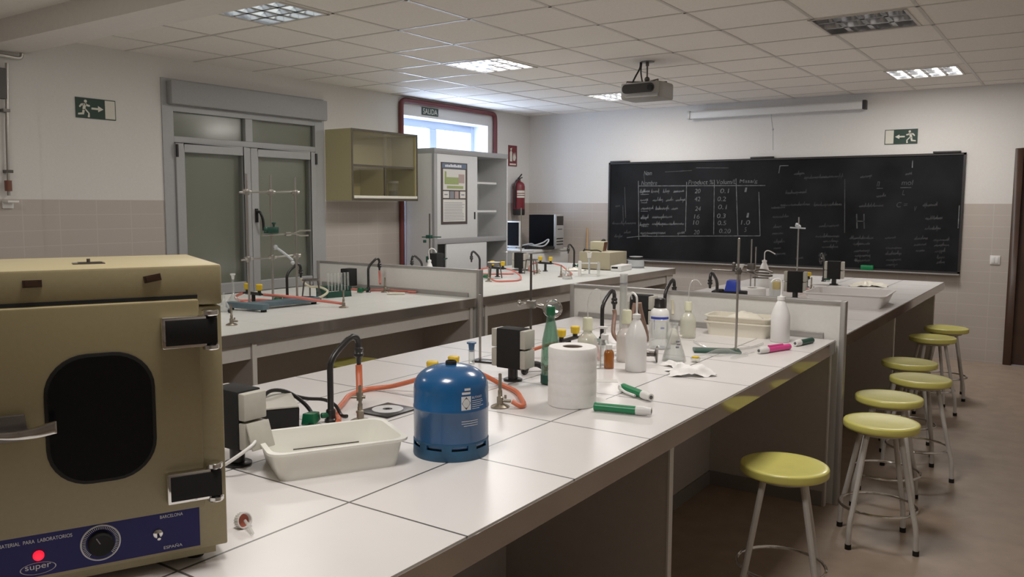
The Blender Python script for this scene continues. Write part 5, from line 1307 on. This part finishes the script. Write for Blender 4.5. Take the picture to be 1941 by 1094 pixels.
def vol_flask(label, x, y, h, R, top='white'):
    t = thing('volumetric_flask', label, 'flask', (x, y, B), 0, 'long necked flasks')
    nb = R*1.9
    obj('flask_body', MB().shell([(0, 0), (R*.75, 0), (R, R*.35), (R*.9, R*.9), (R*.45, R*1.5), (.0085, nb), (.0075, h), (.006, h), (.007, nb), (R*.4, R*1.45), (R*.95, R*.4), (R*.72, .004), (0, .004)], 26), 'clear', t)
    if top: obj('stopper', MB().lathe([(0, h-.025), (.0075, h-.025), (.0105, h), (.0165, h+.004), (.0165, h+.012), (0, h+.012)], 18), 'white', t)
    return t
vol_flask('long necked flask with white stopper beside the retort rack', -4.44, 3.36, .205, .045)
vol_flask('small long necked flask at the oven edge, left bench', -4.31, 3.19, .12, .040, None)
tag(obj('rubber_bung', MB().ball((0, 0, .0125), .0125), 'black', loc=(-4.235, 3.175, B)), 'small black rubber ball at the foot of the flasks', 'bung')

t = thing('tripod', 'steel tripod in front of the green test tube rack, left bench', 'tripod', (-4.345, 3.925, B), group='burner tripods')
for i in range(3):
    a = 2*PI*i/3+.4; c, s = math.cos(a), math.sin(a)
    obj('leg', MB().tube([(c*.05, s*.05, .14), (c*.056, s*.056, .12), (c*.072, s*.072, .006)], .0055), 'dsteel', t)
obj('top_ring', MB().ring((0, 0, .142), .055, .0055), 'dsteel', t)
t2 = dup(t, (-4.32, 6.06, B), .3, 'steel tripod with pale plate over the yellow gas valve')
t2.name = 'tripod'
obj('wire_gauze', MB().lathe([(0, .1465), (.058, .1465), (.058, .150), (0, .150)], 24), 'traycream', t2)
dup(t, (-4.29, 6.64, B), 1.0, 'steel tripod in front of the socket post below tall rod')

t = thing('test_tube_rack', 'dark green test tube rack holding tubes on the left bench', 'test tube rack', (-4.40, 4.19, B), rad(78))
rk = MB().box(-.10, .10, -.075, -.03, 0, .04).box(-.10, .10, .03, .075, .035, .075)
rk.box(-.10, -.09, -.075, .075, 0, .075).box(.09, .10, -.075, .075, 0, .075)
obj('rack', rk, 'dgreen', t, bevel=.003)
tt = MB().shell([(0, 0), (.005, .001), (.008, .006), (.008, .13), (.0095, .133), (.0078, .133), (.0068, .128), (.0068, .007), (0, .003)], 14)
for i in range(7):
    tag(obj('test_tube', tt, 'clear', loc=(-4.40+.0535*math.sin(rad(78))+math.cos(rad(78))*(-.075+i*.027), 4.19-.0535*math.cos(rad(78))+math.sin(rad(78))*(-.075+i*.027), B+.0405)) if i == 0 else (lambda s: (COL.objects.link(s), setattr(s, 'location', (-4.40+.0535*math.sin(rad(78))+math.cos(rad(78))*(-.075+i*.027), 4.19-.0535*math.cos(rad(78))+math.sin(rad(78))*(-.075+i*.027), B+.0405)), s)[-1])(bpy.data.objects['test_tube'].copy()),
        'glass test tube standing in the green rack on the left bench', 'test tube', 'test tubes in the green rack')
tag(obj('glass_pipe', MB().cyl((0, 0, .009), (.0, .13, .009), .009), 'traycream', loc=(-4.17, 4.50, B), rot=(0, 0, -.9)), 'pale tube lying before the left partition', 'tube')

# ------------------------------------------------------------------ left bench, far half
t = thing('retort_stand', 'thin retort stand with dark clamp before the poster cabinet', 'retort stand', (-4.78, 5.72, B), 0, 'retort stands')
obj('base_plate', MB().box(-.05, .05, -.09, .09, 0, .012), 'dsteel', t, bevel=.002)
obj('rod', MB().cyl((0, 0, .012), (0, 0, .58), .0065), 'dsteel', t)
obj('boss_clamp', MB().cyl((-.09, 0, .37), (.13, 0, .375), .005).box(-.03, .02, -.02, .02, .36, .39).cyl((-.05, -.01, .32), (-.05, -.01, .345), .015).tube([(.0, 0, .165), (.06, 0, .17), (.14, 0, .175), (.20, 0, .19)], .006).box(-.03, .03, -.02, .02, .145, .20), 'dgreen', t, bevel=.002)
t = thing('retort_stand', 'tall bright rod stand with ring in front of the corner cupboard', 'retort stand', (-4.66, 6.98, B), 0, 'retort stands')
obj('base_plate', MB().box(-.07, .07, -.05, .10, 0, .012), 'dsteel', t, bevel=.002)
obj('rod', MB().cyl((-.02, .06, .012), (-.02, .06, .63), .0065), 'steel', t)
rg = MB().tube([(-.02, .06, .185), (-.10, .0, .185)], .005).ring((-.14, -.02, .185), .045, .004); rg.tube([(-.02, .06, .19), (.10, .11, .195)], .004)
obj('ring_clamp', rg, 'steel', t)
t = thing('filter_funnel', 'small funnel on a stem left of the middle yellow gas valve', 'funnel', (-4.53, 6.95, B))
obj('stem', MB().lathe([(.025, 0), (.025, .005), (.006, .008), (.0055, .10), (0, .10)], 18), 'steel', t)
obj('cone', MB().shell([(.006, .095), (.026, .145), (.023, .145), (.004, .095), (.006, .095)], 20), 'ltgrey', t)
t = thing('conical_flask', 'small clear conical flask at the edge of the far left bench', 'flask', (-3.775, 6.43, B))
obj('flask_body', MB().shell([(0, 0), (.044, 0), (.047, .005), (.014, .085), (.013, .10), (.015, .104), (.012, .104), (.011, .085), (.043, .008), (0, .004)], 26), 'clear', t)
t = thing('glass_stand', 'white and clear framed stand before the beige balance box', 'stand', (-3.775, 6.83, B), rad(35))
obj('side_plate', MB().box(-.10, -.075, -.04, .04, 0, .14), 'white', t, bevel=.003)
obj('side_plate', MB().box(.075, .10, -.03, .03, 0, .13), 'clearpl', t, bevel=.003)
obj('rail', MB().box(-.075, .075, -.006, .006, .115, .125).box(-.075, .075, -.006, .006, .01, .022), 'white', t)
obj('centre_post', MB().cyl((0, 0, .022), (0, 0, .17), .009), 'ltgrey', t)
obj('clip', MB().prism([(-.015, .17), (.015, .17), (.022, .225), (.008, .215), (-.008, .215), (-.022, .225)], -.012, .012, axis='y'), 'white', t)
t = thing('balance_box', 'large beige instrument box on the far end of left bench', 'instrument', (-4.10, 7.70, B))
obj('case', MB().box(-.19, .17, -.16, .22, .006, .18), 'beige', t, bevel=.004)
obj('feet', MB().box(-.17, -.13, -.14, .20, 0, .006).box(.11, .15, -.14, .20, 0, .006), 'rubber', t)
obj('handle_strap', MB().tube(spl([(-.17, -.1, .18), (-.16, -.1, .197), (-.08, -.1, .195), (.0, -.1, .197), (.04, -.1, .18)]), .006), 'black', t)
t = thing('instrument_box', 'small cream box with reddish side on top of the beige instrument', 'box', (-4.175, 7.76, B+.1802), rad(12))
obj('shell', MB().prism([(-.075, 0), (.06, 0), (.075, .10), (-.075, .10)], -.07, .07, axis='y'), 'beige_l', t, bevel=.003)
obj('side_panel', MB().add([(.0615, -.06, .004), (.0615, .06, .004), (.0745, .06, .094), (.0745, -.06, .094)], [(0, 1, 2, 3)]), 'rust', t)
obj('rear_knob', MB().cyl((.02, .075, .095), (.02, .11, .105), .022), 'black', t)
t = thing('small_scale', 'small flat white box with dark window beside the beige instrument', 'instrument', (-3.835, 7.62, B), rad(8))
obj('case', MB().box(-.055, .055, -.18, .16, 0, .058), 'white', t, bevel=.004)
obj('display', MB().box(-.045, .02, -.1825, -.1805, .03, .047), 'screen_blk', t)
t = thing('round_balance', 'round grey container with black rim at the far end of left bench', 'container', (-3.86, 8.0, B))
obj('drum', MB().lathe([(0, 0), (.085, 0), (.085, .085), (.078, .092), (0, .092)], 32), 'ltgrey', t)
obj('dark_band', MB().lathe([(.086, .012), (.086, .018)], 32).lathe([(.082, .0925), (.082, .102), (.07, .104)], 32), 'black', t)
obj('pan', MB().lathe([(0, .093), (.04, .093), (.045, .112), (.07, .118), (.07, .124), (0, .126)], 32), 'silver', t)
tag(obj('broom_handle', MB().tube([(0, 0, 0), (-.13, .25, 1.22)], .011), 'wood_l', loc=(-4.93, 8.85, .0)), 'thin wooden stick leaning in the far corner', 'stick')
t = thing('tube_clamp', 'dark bent bracket beside the farthest tap on left bench', 'bracket', (-4.33, 7.80, B))
obj('frame', MB().tube([(-.04, 0, .0), (-.04, 0, .20), (.04, 0, .20), (.04, 0, .09)], .006), 'dsteel', t)
obj('foot', MB().box(-.06, .03, -.03, .03, 0, .006), 'dsteel', t)
crumple('loose pale tubing heap beside the middle yellow gas valve', -4.22, 7.30, .11, .07, .03, 21, 'tubing_heap', 'traycream', 'tubing', .4)

# ------------------------------------------------------------------ camera
PXC, PYC, F = 955., 539., 1578.71
yaw, pit, rol = .60723728, .09510238, .00348458
fwd = Vector((-math.sin(yaw)*math.cos(pit), math.cos(yaw)*math.cos(pit), -math.sin(pit)))
right = Vector((math.cos(yaw), math.sin(yaw), 0)); up = right.cross(fwd)
r2 = right*math.cos(rol)+up*math.sin(rol); u2 = -right*math.sin(rol)+up*math.cos(rol)
cd = bpy.data.cameras.new('camera'); cam = bpy.data.objects.new('camera', cd); COL.objects.link(cam)
mw = Matrix((r2, u2, -fwd)).transposed().to_4x4(); mw.translation = (0, 0, 1.5); cam.matrix_world = mw
cd.sensor_fit = 'HORIZONTAL'; cd.sensor_width = 36; cd.lens = F*36/1941
cd.shift_x = (970.5-PXC)/1941; cd.shift_y = -(547-PYC)/1941
cd.clip_start = .05; cd.clip_end = 60
S.camera = cam

# ------------------------------------------------------------------ light
def area(name, loc, size, power, col, rot=(0, 0, 0), sy=None):
    l = bpy.data.lights.new(name, 'AREA'); l.energy = power; l.color = col; l.size = size
    if sy: l.shape = 'RECTANGLE'; l.size_y = sy
    o = bpy.data.objects.new(name, l); COL.objects.link(o); o.location = loc; o.rotation_euler = rot
    return o
WARM = (1, .955, .905)
POW = {'on': 19, 'mid': 9, 'off': 0}
for s, y, st in lamps + [('R', 3.075, 'on'), ('R', .70, 'on'), ('L', .70, 'mid')]:  # last three: unseen fill lights without fixtures, added to brighten the near room
    if POW[st]: area('lamp_and_fill_glow', ((LX[s][0]+LX[s][1])/2, y+.27, ZC-.012), .5, POW[st], WARM)
area('daylight', (XL-.45, (WY0+WY1)/2, 1.6), 1.5, 140, (.62, .74, 1), (0, -PI/2, 0), 2.0)
wd = bpy.data.worlds.new('world'); S.world = wd; wd.use_nodes = True
bg = wd.node_tree.nodes['Background']; bg.inputs[0].default_value = (.72, .83, 1, 1); bg.inputs[1].default_value = 2.2
S.view_settings.view_transform = 'Standard'
S.view_settings.look = 'None'
S.view_settings.exposure = 0.24
S.view_settings.gamma = 1.09
